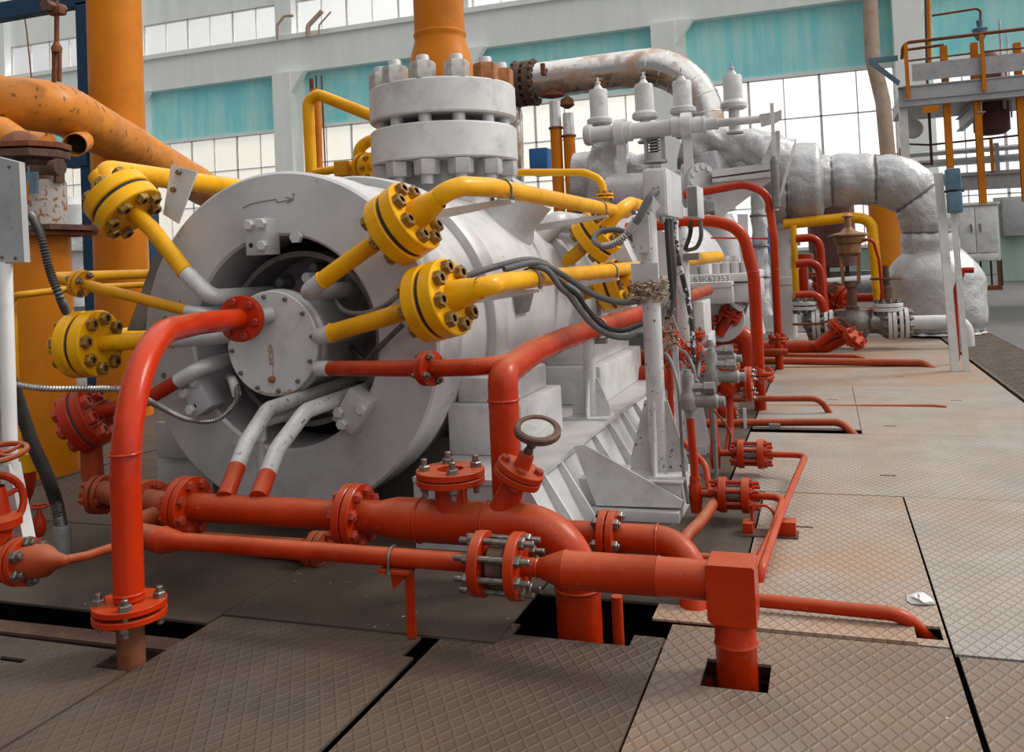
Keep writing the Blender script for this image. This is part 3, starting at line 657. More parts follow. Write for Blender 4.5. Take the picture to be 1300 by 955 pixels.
# feet at the left and lug at the right
bm = bx(-4.02, -3.60, 4.55, 5.1, 0, .30, .01); bx(-3.98, -3.66, 4.50, 4.56, .30, .52, .01, bm); bx(-3.9, -3.7, 4.55, 5.0, .25, .62, .01, bm); obj('foot', bm, 'silver', cmp_)
bm = bmesh.new(); prism([(-2.25, 4.75, .95), (-1.95, 4.75, .86), (-1.78, 4.75, .86), (-1.72, 4.75, .80), (-1.72, 4.75, .70), (-2.2, 4.75, .70)], (0, .55, 0), bm)
lug = obj('support_lug', bm, 'silver', cmp_)
obj('bolt', lathe(bmesh.new(), V((-1.80, 4.75, .77)), -YV, [(0, .035), (.05, .035), (.05, 0)], 6), 'silver_light', lug)
for x0, x1, y0, y1, z0, z1 in ((-2.02, -1.585, 4.56, 5.34, .36, .64), (-1.98, -1.66, 4.62, 5.28, .64, .78), (-2.1, -1.56, 6.25, 7.75, .36, .64), (-2.05, -1.64, 6.32, 7.65, .64, .82)):
    obj('pedestal_block', bx(x0, x1, y0, y1, z0, z1, .012), 'silver_light', cmp_)
obj('saddle', bx(-3.4, -1.98, 4.75, 5.2, .0, .42, .01), 'silver_dark', cmp_); obj('saddle', bx(-3.4, -2.1, 6.3, 7.6, .0, .42, .01), 'silver_dark', cmp_)
# ---- orange pipe on the nozzle
t = thing('orange_riser_pipe', 'orange vertical pipe bolted on top of the compressor with a thick grey flange', 'pipe', nz(2.56))
uf = obj('flange', disc(bmesh.new(), nz(2.69), ZV, .585, .26, 72, .18, .012), 'silver_light', t)
obj('tube', lathe(bmesh.new(), nz(0), ZV, [(2.82, .27), (2.98, .265), (3.12, .235), (3.22, .205), (3.25, .205), (3.26, .212), (3.28, .212), (3.29, .203), (6.5, .203), (6.5, 0)], 40), 'orange', t)
sm = {}
for k in range(12):
    a = math.radians(k*30-100+17); p = nz(0)+V((math.cos(a), math.sin(a), 0))*.49
    bm = bmesh.new(); lathe(bm, (0, 0, 0), ZV, [(2.03, 0), (2.03, .05), (2.90+.09, .05), (3.0, .045), (3.0, 0)], 16)
    lathe(bm, (0, 0, 0), ZV, [(2.11, .05), (2.10, .088), (2.115, .098), (2.215, .098), (2.222, .05)], 6)
    s_ = obj('stud', bm, 'silver', uf); s_.location = p
    bm = bmesh.new(); lathe(bm, (0, 0, 0), ZV, [(2.82, .05), (2.82, .098), (2.935, .098), (2.95, .088), (2.952, .05)], 6)
    n_ = obj('nut', bm, 'bolt_rust' if k in (2, 3, 4, 5, 6) else 'bolt_s', uf); n_.location = p
# ================================================================== MACHINE BASE
bs = thing('machine_base', 'grey welded steel base frame with sloping side plates and ribs under the compressor', 'machine base', (-2.8, 4.1, 0))
obj('top_plate', bx(-2.0, -1.38, 4.05, 9.5, .335, .36), 'silver', bs)
obj('side_plate', prism([(-1.42, 4.10, .335), (-1.25, 4.10, 0), (-1.27, 4.10, 0), (-1.44, 4.10, .335)], (0, 5.4, 0)), 'silver', bs)
obj('end_plate', prism([(-2.0, 4.06, .335), (-1.40, 4.06, .335), (-1.20, 4.06, .0), (-2.0, 4.06, 0)], (0, .02, 0)), 'silver', bs)
obj('inner_beam', bx(-2.0, -1.9, 4.1, 9.5, 0, .335), 'silver_dark', bs)
for y in (4.30, 4.60, 5.35, 5.75, 6.15, 6.6, 7.1, 7.7): obj('rib', prism([(-1.42, y, .335), (-1.385, y, .335), (-1.18, y, 0), (-1.25, y, 0)], (0, .018, 0)), 'silver_light', bs)
obj('gusset_plate', prism([P(728, 567, Y=4.76), P(742, 565, Y=4.76), P(867, 636, Y=4.76), P(865, 645, Y=4.76), P(757, 642, Y=4.76)], (0, .014, 0)), 'silver_light', bs)
obj('outrigger', bx(-1.30, -.79, 4.72, 5.16, -.03, .055, .006), 'silver', bs)
obj('outrigger', bx(-1.35, -.785, 4.79, 5.16, .055, .20, .006), 'silver', bs)
obj('shelf_plate', bx(-1.12, -.77, 4.775, 5.18, .195, .205), 'silver_light', bs)
for x in (-1.18, -.8): pass
# ---- foreground support post with fins
def fin_post(name, label, c, r, top, fz, fw_, mat='silver_light', cat='post', dirs=((1, 0), (-1, 0), (0, -1))):
    t = thing(name, label, cat, c); c = V(c)
    obj('column', lathe(bmesh.new(), c, ZV, [(0, 0), (0, r), (top-c.z, r), (top-c.z, 0)], 24), mat, t)
    obj('base_plate', box(bmesh.new(), c+V((0, 0, .006)), (fw_*2.1, fw_*2.1, .012)), mat, t)
    for dx, dy in dirs:
        d = V((dx, dy, 0)); s = V((-dy, dx, 0))*.006
        obj('gusset', prism([c+d*r*.9-s, c+d*fw_-s+V((0, 0, .012)), c+d*fw_-s+V((0, 0, .07)), c+d*(r+.012)-s+V((0, 0, fz)), c+d*r*.9-s+V((0, 0, fz))], s*2), mat, t)
    return t
pb = P(828, 612, Z=.205)
post = fin_post('pipe_post', 'white speckled steel post with triangular fins standing on the base outrigger', (-.93, 4.98, .205), .052, 1.66, .40, .16, 'silver_worn')
j = P(819, 348, Y=4.93); obj('joint_plate', bx(j.x-.075, j.x+.075, 4.915, 4.925, j.z-.05, j.z+.06), 'silver', post)
obj('clip_plate', bx(j.x-.055, j.x+.04, 4.90, 4.914, j.z+.12, j.z+.32), 'silver_worn', post)
fin_post('pipe_post', 'short grey post with fins holding up the long sloping red pipe', (-1.52, 5.80, .36), .042, .885, .26, .13)
bm = bmesh.new()
for k in range(150):   # rope lashed round the joint of the post
    a = random.uniform(0, 2*PI); r0 = random.uniform(.05, .085); c = V((-.935, 4.97, 0)); z = j.z-.09+random.uniform(-.055, .05)
    d = V((math.cos(a), math.sin(a), 0)); p = c+d*r0+ZV*z
    sweep(bm, [p-V((d.y, -d.x, 0))*.02, p+d*random.uniform(.01, .05)+ZV*random.uniform(-.01, .03), p+V((d.y, -d.x, 0))*random.uniform(.01, .05)+ZV*random.uniform(-.04, .02)], random.uniform(.003, .007), 5)
solo('rope_bundle', bm, 'rope', 'frayed brown rope wound round the white post below its joint', 'rope', ang=60)
# ================================================================== RED FOREGROUND PIPES
MZ, MY = .365, 3.35
m = lambda x, z=MZ, y=MY: V((x, y, z))
man = thing('manifold_pipe', 'thick red manifold pipe across the front, turning down into the floor', 'pipe', m(-.96, 0))
xl = P(238, 645, Y=MY).x; xf = P(450, 655, Y=MY).x
b = bmesh.new(); sweep(b, [m(xl, MZ), m(xf-.02, MZ)], .063, 24); obj('tube', b, 'red', man)
b = bmesh.new(); c_ = tocurve([m(xf, MZ), m(xf+.12, MZ), m(xf+.20, MZ), m(-.965, MZ), m(-.965, -.45)], [0, 0, .215], 12)
sweep(b, c_, [.070, .070]+[.088]*(len(c_)-2), 30)
for x in (-1.62, -1.33): torus(b, m(x), XV, .088, .006, 30, 6)
torus(b, V((-.965, MY, .14)), ZV, .088, .006, 30, 6)
obj('tube', b, 'red', man)
flange(man, m(xl), XV, .136, .034, .006, 8, .013, mat='red', bmat='bolt_r', stick=.9, spin=.3)
flange(man, m(xf), XV, .137, .036, .006, 8, .013, mat='red', bmat='bolt_r', stick=1.0, spin=.5)
f_ = P(572, 610, Y=MY)
obj('branch', lathe(bmesh.new(), V((f_.x, MY, 0)), ZV, [(MZ+.03, .075), (MZ+.10, .066), (.53, .066)], 24), 'red', man)
fl = flange(man, V((f_.x, MY, .552)), ZV, .140, .026, .005, 4, .013, .105, mat='red', bmat='bolt', stick=1.9, spin=.5, bore=.055)
bd = (P(683, 545, Y=MY)-P(650, 620, Y=MY)).normalized()
b0 = P(637, 650, Y=MY); 
obj('branch', lathe(bmesh.new(), b0, bd, [(-.02, .062), (.02, .056), (.13, .046)], 24), 'red', man)
flange(man, b0+bd*.175, bd, .098, .026, .005, 4, .011, .072, mat='red', bmat='bolt_r', stick=.8, spin=.3)
g = thing('pressure_gauge', 'round tilted gauge with cloudy glass and dark rim above the red manifold', 'gauge', b0+bd*.22)
obj('socket', lathe(bmesh.new(), b0, bd, [(.20, .035), (.255, .032), (.265, .026), (.265, 0)], 12), 'red', g)
obj('stem', lathe(bmesh.new(), b0, bd, [(.26, .015), (.275, .02), (.29, .014), (.30, .02), (.315, .014), (.33, .019), (.345, 0)], 14), 'rust_dark', g)
gd = V((.22, -.35, .91)).normalized(); gc = b0+bd*.365
obj('rim', lathe(bmesh.new(), gc, gd, [(-.018, 0), (-.018, .078), (-.008, .093), (.012, .093), (.018, .086), (.018, .070), (.010, .068), (.010, 0)], 36), 'rust_dark', g)
obj('glass', lathe(bmesh.new(), gc, gd, [(.011, .067), (.014, .05), (.015, 0)], 32), 'glass_gauge', g)
# left end of the manifold: elbow and flanges in the shadow
def r2(x, y, Y): return P(x, y, Y=Y)
t = pipe('elbow_pipe', 'dusty red elbow pipe continuing left behind the manifold end flange', [r2(232, 646, 3.36), r2(205, 640, 3.4), r2(150, 630, 3.75), r2(118, 620, 4.0), r2(114, 520, 4.0)], .06, 'red_dusty', .12)
flange(t, r2(190, 640, 3.52), (r2(205, 640, 3.4)-r2(150, 630, 3.75)), .115, .03, .008, 6, .014, mat='red_dusty', bmat='bolt_r')
# bent pipes from the manifold into the opening (red below, silver above)
for (x0, y0, x1, y1, x2, y2), lb in (((286, 632, 313, 562, 340, 520), 'left'), ((328, 632, 352, 570, 388, 522), 'right')):
    a = P(x0, y0, Y=MY); mid = P(x1, y1, Y=3.62); c2 = P(x2, y2, Y=3.85); e = c2+V((.02, .85, .03))
    k = .42; s_ = a.lerp(mid, k)
    t = thing('drain_pipe', 'bent pipe, red below and worn silver above, %s of the pair rising from the manifold' % lb, 'pipe', a)
    pts = tocurve([a, mid, c2, e], [.25, .14], 8)
    pts = resample(pts, .012); cut = [p for p in pts if p.z > P(x1-8, y1+28, Y=3.55).z]; low = [a, cut[0]]
    obj('lower_tube', sweep(bmesh.new(), resample([a, cut[0]], .05), .041, 18), 'red', t, 'red painted lower length')
    obj('upper_tube', sweep(bmesh.new(), cut, .040, 18), 'silver_worn', t, 'chipped silver upper length')
t = thing('drain_elbow', 'small grey elbow fitting between the two bent manifold pipes', 'pipe fitting', P(332, 600, Y=3.75))
a = P(329, 547, Y=3.85)
obj('tube', tube([a-ZV*.25, a+ZV*.0], .022, 0), 'silver', t)
obj('elbow', tube([a-ZV*.05, a+ZV*.045, a+V((.03, .35, .05))], .036, .04), 'silver_worn', t)
# ---- low pipe with in-line plate valve, reducer and square elbow
LY, LZ = 3.07, .305
l_ = lambda x: V((x, LY, LZ))
low = thing('low_pipe', 'long red pipe low across the front ending in a square elbow at right', 'pipe', V((-.35, LY, 0)))
xs0 = P(172, 680, Y=LY).x; xa = P(614, 721, Y=LY).x; xb = P(656, 724, Y=LY).x
c_ = tocurve([V((xs0-.12, LY+.55, LZ)), V((xs0-.14, LY+.05, LZ+.005)), l_(xs0+.16)], .13, 10)
obj('tube', sweep(bmesh.new(), c_, .052, 20), 'red_dusty', low)
b = lathe(bmesh.new(), l_(0), XV, [(xs0+.10, 0), (xs0+.10, .052), (xs0+.16, .054), (xs0+.24, .036), (xa-.02, .0345)], 22); torus(b, l_(xs0+.15), XV, .052, .006, 22, 6); obj('tube', b, 'red', low)
xr = P(715, 727, Y=LY).x; xe = -.415
obj('tube', lathe(bmesh.new(), l_(0), XV, [(xb, .033), (xb+.075, .033), (xb+.08, .037), (xb+.085, .033), (xr-.09, .034), (xr, .0665), (xr+.01, .070), (xr+.02, .0665), (-.60, .0665), (-.595, .070), (-.585, .0665), (xe, .0665)], 28), 'red', low)
fa = obj('flange', disc(bmesh.new(), l_(xa-.005), XV, .118, .040, 40), 'red', low)
fb = obj('flange', disc(bmesh.new(), l_(xb+.005), XV, .120, .040, 40), 'red', low)
obj('orifice_plate', disc(bmesh.new(), l_((xa+xb)/2), XV, .078, (xb-xa)-.06, 28), 'rust_dark', low)
sm = stud_mesh(xb-xa+.16, .012, xb-xa+.05, 'bolt')
for k in range(8):
    a = 2*PI*k/8+.3; inst('stud', sm, frame(V(((xa+xb)/2, LY+.095*math.cos(a), LZ+.095*math.sin(a))), XV, a), fb)
eb = bmesh.new(); prism([(-.425, LY-.074, .374), (-.419, LY-.074, .380), (-.274, LY-.074, .380), (-.268, LY-.074, .374), (-.268, LY-.074, .185), (-.410, LY-.074, .185), (-.425, LY-.074, .20)], (0, .148, 0), eb)
obj('square_elbow', eb, 'red', low)
b = lathe(bmesh.new(), V((-.345, LY, 0)), ZV, [(.20, .068), (.115, .068), (.105, .073), (.095, .068), (-.5, .068)], 28); obj('down_tube', b, 'red', low)
obj('drain_tube', tube([P(783, 757, Y=3.25), P(783, 760, Y=3.25)-ZV*.35], .021, 0), 'red', low)
t = thing('pipe_stand', 'small red bracket with clip holding the low red pipe in the middle', 'bracket', V((P(519, 780, Y=LY+.03).x, LY+.02, .006)))
xc = P(499, 709, Y=LY).x; xq = P(519, 730, Y=LY).x
ubolt(t, V((xc, LY, LZ)), XV, .040, .0055, 'steel', .055)
obj('post', bx(xq-.018, xq+.018, LY+.0, LY+.012, .006, LZ-.034), 'red', t)
obj('shelf', bx(xc-.045, xq+.018, LY-.045, LY+.05, LZ-.05, LZ-.038), 'red', t)
obj('brace', prism([(xc-.012, LY-.01, LZ-.05), (xc+.045, LY-.01, LZ-.05), (xc+.045, LY-.01, LZ-.08), (xc+.0, LY-.01, LZ-.12)], (0, .012, 0)), 'red', t)
# ---- second low pipe behind
LY2 = 3.72
t = thing('lower_pipe', 'red pipe behind and below the manifold, bending into the floor at right', 'pipe', P(405, 705, Y=LY2))
pa = P(300, 692, Y=3.85); pb_ = P(405, 700, Y=3.78); pc = P(772, 684, Y=3.70); pd = P(848, 690, Y=3.68)
obj('tube', tube([pa-V((.5, 0, 0)), pa, pb_], .055, 0), 'red_dusty', t)
pd = V((pd.x, LY2, pc.z)); pc = V((pc.x, LY2, pc.z))
obj('tube', tube([V((-1.6, LY2, pc.z)), pd+V((.09, 0, 0)), V((pd.x+.14, 3.42, -.42))], .062, .16, 22, welds=[(pd+V((-.05, 0, 0)), XV)]), 'red', t)
flange(t, pb_, XV, .095, .03, .008, 6, .011, mat='red_dusty', bmat='bolt_r', seg=28)
flange(t, pc, XV, .112, .032, .006, 6, .012, mat='red', bmat='bolt', spin=.1, stick=1.2)
# ---- arched pipe at the left
af = P(304, 405, Y=3.93); az = af.z
pts = [V((-2.505, 2.67, .22)), V((-2.505, 2.67, az+.0)), V((-2.86, 3.55, az+.005)), V((af.x, 3.93, az))]
arch = thing('arched_pipe', 'bright red arched pipe rising from the floor to the compressor lid', 'pipe', (-2.505, 2.67, 0))
obj('tube', tube(tocurve(pts, [.56, .12], 10, .58), .055, 0, 24, welds=[(V((-2.505, 2.67, .76)), ZV), (V((-2.505, 2.67, .245)), ZV)]), 'red_bright', arch)
obj('lower_tube', lathe(bmesh.new(), V((-2.505, 2.67, 0)), ZV, [(-.5, .050), (.16, .050)], 24), 'rust_pipe' if 'rust_pipe' in M else 'rust', arch, 'unpainted rusty foot of the pipe')
flange(arch, V((-2.505, 2.67, .185)), ZV, .132, .022, .014, 4, .013, .105, mat='red_bright', bmat='bolt', stick=1.6, spin=.6, gR=.45)
fd = (V((af.x, 3.93, az))-V((-2.86, 3.55, az))).normalized()
flange(arch, V((af.x, 3.93, az))+fd*.02, fd, .122, .020, .006, 6, .012, .095, mat='red_bright', bmat='bolt_r', stick=.8, spin=.2)
obj('stub', tube([V((af.x, 3.93, az))+fd*.04, P(345, 400, Y=4.11)], .042, 0), 'silver', arch)
# ---- red pipe from the lid to the riser, and the long sloping run
R0 = P(405, 468, Y=4.02); R1 = P(545, 468, Y=3.72); R2 = P(612, 466, Y=3.64); RZ = .955
t = thing('riser_pipe', 'red tee pipe from the lid with a thick riser and long run to the right', 'pipe', (-1.345, 3.64, MZ))
obj('grey_end', sweep(bmesh.new(), [R0, R0.lerp(R1, .12)], .040, 20), 'silver', t, 'short unpainted grey end at the lid')
obj('tube', tube([R0.lerp(R1, .1), R1, R2, V((-1.345, 3.78, RZ+.01))], .039, .12, 20), 'red', t)
flange(t, R1, (R2-R0), .080, .022, .005, 4, .010, .062, mat='red', bmat='bolt', stick=1.6, spin=.4)
obj('riser', tube([V((-1.345, 3.64, MZ-.12)), V((-1.345, 3.64, RZ-.03)), V((-1.40, 4.2, RZ)), V((-1.47, 5.0, RZ-.005)), V((-1.47, 7.8, RZ-.01))], .066, [.06, .0, .0], 24, welds=[(V((-1.345, 3.64, RZ-.14)), ZV)]), 'red', t)
uc = P(757, 418, X=-1.47)
c1 = thing('pipe_clip', 'steel clip fixing the sloping red pipe on its short grey post', 'clip', uc); ubolt(c1, V((-1.47, uc.y, RZ-.005)), YV, .072, .007, 'steel', .07); obj('clip_base', bx(-1.55, -1.40, uc.y-.03, uc.y+.03, RZ-.11, RZ-.075), 'silver_dark', c1)
# far end of that run, passing behind the grey post
# ================================================================== YELLOW PIPES
def yflange(t, c, axv, R=.19, th=.078, gap=.022, n=8, br=.021, **k):
    f = flange(t, c, axv, R, th, gap, n, br, R*.74, mat='yellow', bmat='bolt_y', stick=.5, gR=.93, **k); return f
def unit(label, a, b, fc, outp, run, r=.046, spin=.2, ro=.05, fr=.19, grey=None, th=.078, n=8, br=.021, gap=.022):
    t = thing('gas_pipe', label, 'pipe', grey[0] if grey else a)
    if grey: obj('grey_elbow', tube(grey, r, .07, 20), 'silver', t, 'unpainted silver elbow entering the opening')
    d = (fc-a).normalized()
    obj('tube', tube([a, b, fc], r, 0, 20, welds=[(a+d*.01, d)]), 'yellow', t)
    yflange(t, fc, d, fr, th, gap, n, br, spin=spin)
    obj('neck', lathe(bmesh.new(), fc, d, [(.08, r*1.7), (.16, r*1.5), (.24, r*1.12)], 24), 'yellow', t)
    obj('run_tube', tube([fc+d*.12]+outp+run, ro, .16, 22), 'yellow', t)
    return t, d
gy = 4.02
# upper right pipe
a = P(408, 357, Y=gy); e = P(388, 372, Y=gy); fc = P(511, 285, Y=3.98); o1 = P(574, 236, Y=3.98)
tc, dC = unit('upper right yellow pipe with big bolted flange and long run to the right', a, P(465, 316, Y=gy), fc, [o1], [V((-1.59, 4.25, 1.80)), V((-1.58, 7.5, 1.80))], grey=[a, e, e+V((0, .65, 0))], spin=.3)
# lower right pipe
a = P(420, 423, Y=gy); e = P(404, 428, Y=gy); fc = P(556, 382, Y=3.92); o1 = P(622, 362, Y=3.9)
td, dD = unit('lower right yellow pipe with big bolted flange, carrying grey cables', a, P(500, 400, Y=3.97), fc, [o1], [V((-1.52, 4.25, 1.315)), V((-1.52, 7.7, 1.33))], grey=[a, e, e+V((0, .65, 0))], spin=.1)
# upper left pipe
a = P(236, 346, Y=4.05); e = P(268, 378, Y=4.05); fc = P(156, 258, Y=4.0); o1 = P(132, 216, Y=4.0)
ta, dA = unit('upper left yellow pipe with big bolted flange, turning back over the disc edge', a, P(192, 290, Y=4.03), fc, [o1], [V((o1.x+.0, 9, 1.96))], grey=[a, e, e+V((0, .6, 0))], spin=.35, ro=.062)
# left pipe
a = P(222, 431, Y=4.05); e = P(278, 427, Y=4.05); fc = P(112, 437, Y=4.0); o1 = P(76, 437, Y=4.0)
tb, dB = unit('left yellow pipe with big bolted flange in front of the orange column', a, P(150, 435, Y=4.03), fc, [o1], [V((o1.x-.05, 4.9, 1.06))], grey=[a, e, e+V((0, .6, 0))], spin=.15)
# thin left pipe with small flange
a = P(236, 394, Y=4.05); e = P(258, 397, Y=4.05); fc = P(102, 360, Y=4.0); o1 = P(66, 352, Y=4.0)
t = thing('thin_gas_pipe', 'thin yellow pipe with a small four-bolt flange between the two left pipes', 'pipe', a)
obj('grey_elbow', tube([a, e, e+V((0, .6, 0))], .030, .05), 'silver', t)
d = (fc-a).normalized(); obj('tube', tube([a, fc, o1, o1+V((0, 4, 0.0))], [.030]*0 or .031, .05, 18), 'yellow_dull', t)
flange(t, fc, d, .080, .022, .006, 4, .011, .058, mat='yellow_dull', bmat='bolt', stick=1.4, spin=.4)
spipe('thin_gas_pipe', 'thinner yellow pipe running behind the small flange beside the orange column', [V((P(24, 600, Y=4.3).x, 4.3, .01)), P(16, 376, Y=4.3), P(30, 374, Y=4.3), P(95, 366, Y=4.6), P(95, 366, Y=4.6)+V((.02, 3.5, 0))], .022, 'yellow_dull', .05)
# clips over the yellow runs
for nm, lb, c, R_ in (('pipe_clip', 'steel clip over the upper yellow run just right of its elbow', V((-1.59, 4.42, 1.80)), .056), ('pipe_clip', 'steel clip over the upper yellow run near the grey cable box', V((-1.58, 6.55, 1.80)), .056), ('pipe_clip', 'steel clip over the lower yellow run under the cables', V((-1.52, 4.62, 1.32)), .056), ('pipe_clip', 'steel clip over the lower yellow run near the white post', V((-1.52, 6.55, 1.325)), .056)):
    t = thing(nm, lb, 'clip', c); ubolt(t, c, YV, R_, .006, 'steel', .06)
    obj('clip_arm', prism([c+V((-.5, -.03, -.10)), c+V((-.06, -.03, -.06)), c+V((.06, -.03, -.06)), c+V((.06, -.03, -.075)), c+V((-.5, -.03, -.15))], (0, .06, 0)), 'silver', t)
# grey band plates behind the far yellow flanges
t = thing('valve_bracket', 'pale grey band plates standing across the compressor end behind the yellow runs', 'bracket', (-1.9, 7.4, .4))
for (a, b, c_, d_) in (((752, 268), (772, 268), (812, 350), (795, 350)), ((745, 350), (790, 348), (803, 395), (765, 398))):
    obj('plate', prism([P(*q, Y=7.7) for q in (a, b, c_, d_)], (0, .25, 0)), 'silver_light', t)
# second set of yellow flanges at the far end
def far_unit(label, c, dr, tail):
    c = V(c); t = thing('gas_pipe', label, 'pipe', c); d = V(dr).normalized()
    flange(t, c, d, .20, .085, .025, 8, .022, .15, mat='yellow', bmat='bolt_y', stick=.5, gR=.93)
    obj('tube', tube([c-d*.5, c+d*.1]+[V(q) for q in tail], .055, .16), 'yellow', t); return t
c = P(757, 300, Y=7.0); far_unit('far upper yellow flange joint beside the looped grey conduit', c, (.80, -.05, .60), [P(785, 268, Y=7.0), P(800, 258, Y=7.2), P(815, 262, Y=8)])
c = P(776, 362, Y=7.2); far_unit('far lower yellow flange joint beside the white post', c, (.95, -.05, .25), [P(800, 352, Y=7.2), P(812, 345, Y=7.8)])
# yellow frame of pipe behind, left of the nozzle
spipe('vent_loop_pipe', 'tall yellow bent pipe standing left of the thick grey flanges', [P(396, 240, Y=8.2), P(391, 128, Y=8.2), P(404, 120, Y=8.2), P(500, 158, Y=8.2)], .062, 'yellow', .12)
spipe('vent_loop_pipe', 'second yellow upright pipe just behind the tall bent one', [P(405, 240, Y=8.6), P(402, 130, Y=8.6), P(399, 114, Y=8.6)], .05, 'orange', .05)
t = pipe('vent_valve_pipe', 'yellow hooked pipe with valve left of the nozzle studs', [P(400, 219, Y=7.6), P(452, 211, Y=7.5), P(470, 210, Y=7.4), P(495, 222, Y=7.2)], .04, 'yellow', .05)
obj('hook', tube([P(457, 212, Y=7.45), P(455, 188, Y=7.45), P(470, 178, Y=7.45), P(500, 180, Y=7.4)], .055, .12), 'yellow', t)
flange(t, P(466, 211, Y=7.42), P(495, 215, Y=7.2)-P(452, 211, Y=7.5), .13, .05, .05, 6, .014, mat='yellow', bmat='bolt_y', stick=.6)
obj('valve_block', bx(P(436, 212, Y=7.5).x-.05, P(436, 212, Y=7.5).x+.1, 7.4, 7.55, P(440, 216, Y=7.5).z-.06, P(440, 216, Y=7.5).z+.08, .01), 'yellow_dull', t)
t = thing('small_gas_pipe', 'thin yellow pipe curving down to a small flange right of the nozzle', 'pipe', P(768, 256, Y=7.6))
obj('tube', tube([P(640, 219, Y=7.6), P(742, 219, Y=7.6), P(764, 228, Y=7.6), P(770, 268, Y=7.6)], .033, .14), 'yellow', t)
flange(t, P(768, 249, Y=7.6), ZV, .075, .018, .012, 4, .012, mat='yellow', bmat='bolt_y', stick=.8)
# ================================================================== LEFT SIDE
def L(x, y, Y): return P(x, y, Y=Y)
# main orange column at left edge, stack on top
oc = P(58, 600, Z=0); ox, oy = oc.x, oc.y
t = thing('orange_column', 'thick orange upright pipe at far left with rusty valve stack on top', 'pipe', (ox, oy, 0))
def oz(y): return P(58, y, Y=oy-.1).z
obj('tube', lathe(bmesh.new(), (ox, oy, 0), ZV, [(-.01, .235), (.5, .232), (oz(300), .222), (oz(296), .22)], 40), 'orange', t)
obj('flange_plate', box(bmesh.new(), (ox+.07, oy, oz(290)), (.62, .5, .04)), 'rust_dark', t)
obj('flange_plate', box(bmesh.new(), (ox+.05, oy, oz(297)), (.56, .5, .03)), 'rust', t)
M['flaked'] = paint('flaked_white_paint', (.42, .39, .36), (.34, .30, .27), None, 0, (.25, .11, .06), .6, sc=2.5, chip_amt=.54)
obj('valve_body', lathe(bmesh.new(), (ox, oy, 0), ZV, [(oz(288), .205), (oz(230), .205), (oz(227), .20), (oz(226), .14)], 36), 'flaked', t)
st = bmesh.new()
for k in range(7): p = L(30+k*2.8, 246, oy-.232); bx(p.x, p.x+.009, oy-.230, oy-.222, p.z-.0, p.z+(.16 if k != 2 else .2), bm=st)
obj('scale_bars', st, 'blue_grey', t)
obj('scale_bar', bx(L(34, 250, oy-.23).x, L(34, 250, oy-.23).x+.022, oy-.235, oy-.225, L(34, 254, oy-.23).z, L(34, 232, oy-.23).z), 'orange', t)
obj('neck', lathe(bmesh.new(), (ox-.02, oy, 0), ZV, [(oz(227), .15), (oz(220), .13), (oz(214), .15), (oz(208), .15), (oz(204), .11), (oz(197), .11)], 28), 'rust_dark', t)
obj('top_flange', disc(bmesh.new(), (ox-.05, oy, oz(193)), ZV, .27, .06, 8), 'rust_dark', t)
obj('top_flange', disc(bmesh.new(), (ox-.05, oy, oz(182)), ZV, .28, .045, 8), 'rust', t)
obj('bonnet', lathe(bmesh.new(), (ox-.15, oy, oz(180)), ZV, [(0, .16), (.08, .12), (.12, .05), (.12, 0)], 18), 'rust', t)
p = L(75, 215, oy); obj('side_bracket', bx(p.x-.012, p.x+.012, oy-.04, oy+.04, p.z-.1, p.z+.08), 'rust_dark', t)
obj('side_wheel', lathe(bmesh.new(), L(70, 213, oy-.1), XV, [(-.06, 0), (-.06, .03), (-.02, .06), (.05, .06), (.05, 0)], 12), 'rust_dark', t)
# lettering on the column: vertical words as in the photograph
def text(s, size, origin, right, upv, mat, parent, name='lettering', thick=.002):
    cu = bpy.data.curves.new(name, 'FONT'); cu.body = s; cu.size = size; cu.extrude = thick; cu.align_x = 'LEFT'; cu.align_y = 'CENTER'
    o = bpy.data.objects.new(name, cu); COL.objects.link(o); bpy.context.view_layer.update()
    dg = bpy.context.evaluated_depsgraph_get(); me = bpy.data.meshes.new_from_object(o.evaluated_get(dg)); bpy.data.objects.remove(o)
    r_, u_ = V(right).normalized(), V(upv).normalized(); m_ = Matrix((r_, u_, r_.cross(u_))).transposed().to_4x4(); m_.translation = V(origin)
    me.transform(m_); me.materials.clear(); me.materials.append(M[mat]); o = bpy.data.objects.new(name, me); COL.objects.link(o); par(o, parent); return o
da = V((0, 0, 1))
for s_, x, y, sz in (('П  гание', 23, 392, .085), ('IV ступень', 33, 392, .105)):
    p = L(x, y, oy); dx = p.x-ox
    k = (x-58)/42
    n_ = V((math.sin(math.asin(max(-.95, min(.95, k)))*1), -math.cos(math.asin(max(-.95, min(.95, k)))), 0))
    cdir = V((fw.x, fw.y, 0)).normalized(); sd = V((rt.x, rt.y, 0)).normalized()
    n_ = (-cdir*math.sqrt(max(.05, 1-k*k))+sd*k).normalized()
    pos = V((ox, oy, p.z))+n_*.236
    text(s_, sz, pos, (0, 0, 1), (-(V((0, 0, 1)).cross(n_))).normalized(), 'rust_dark', t)
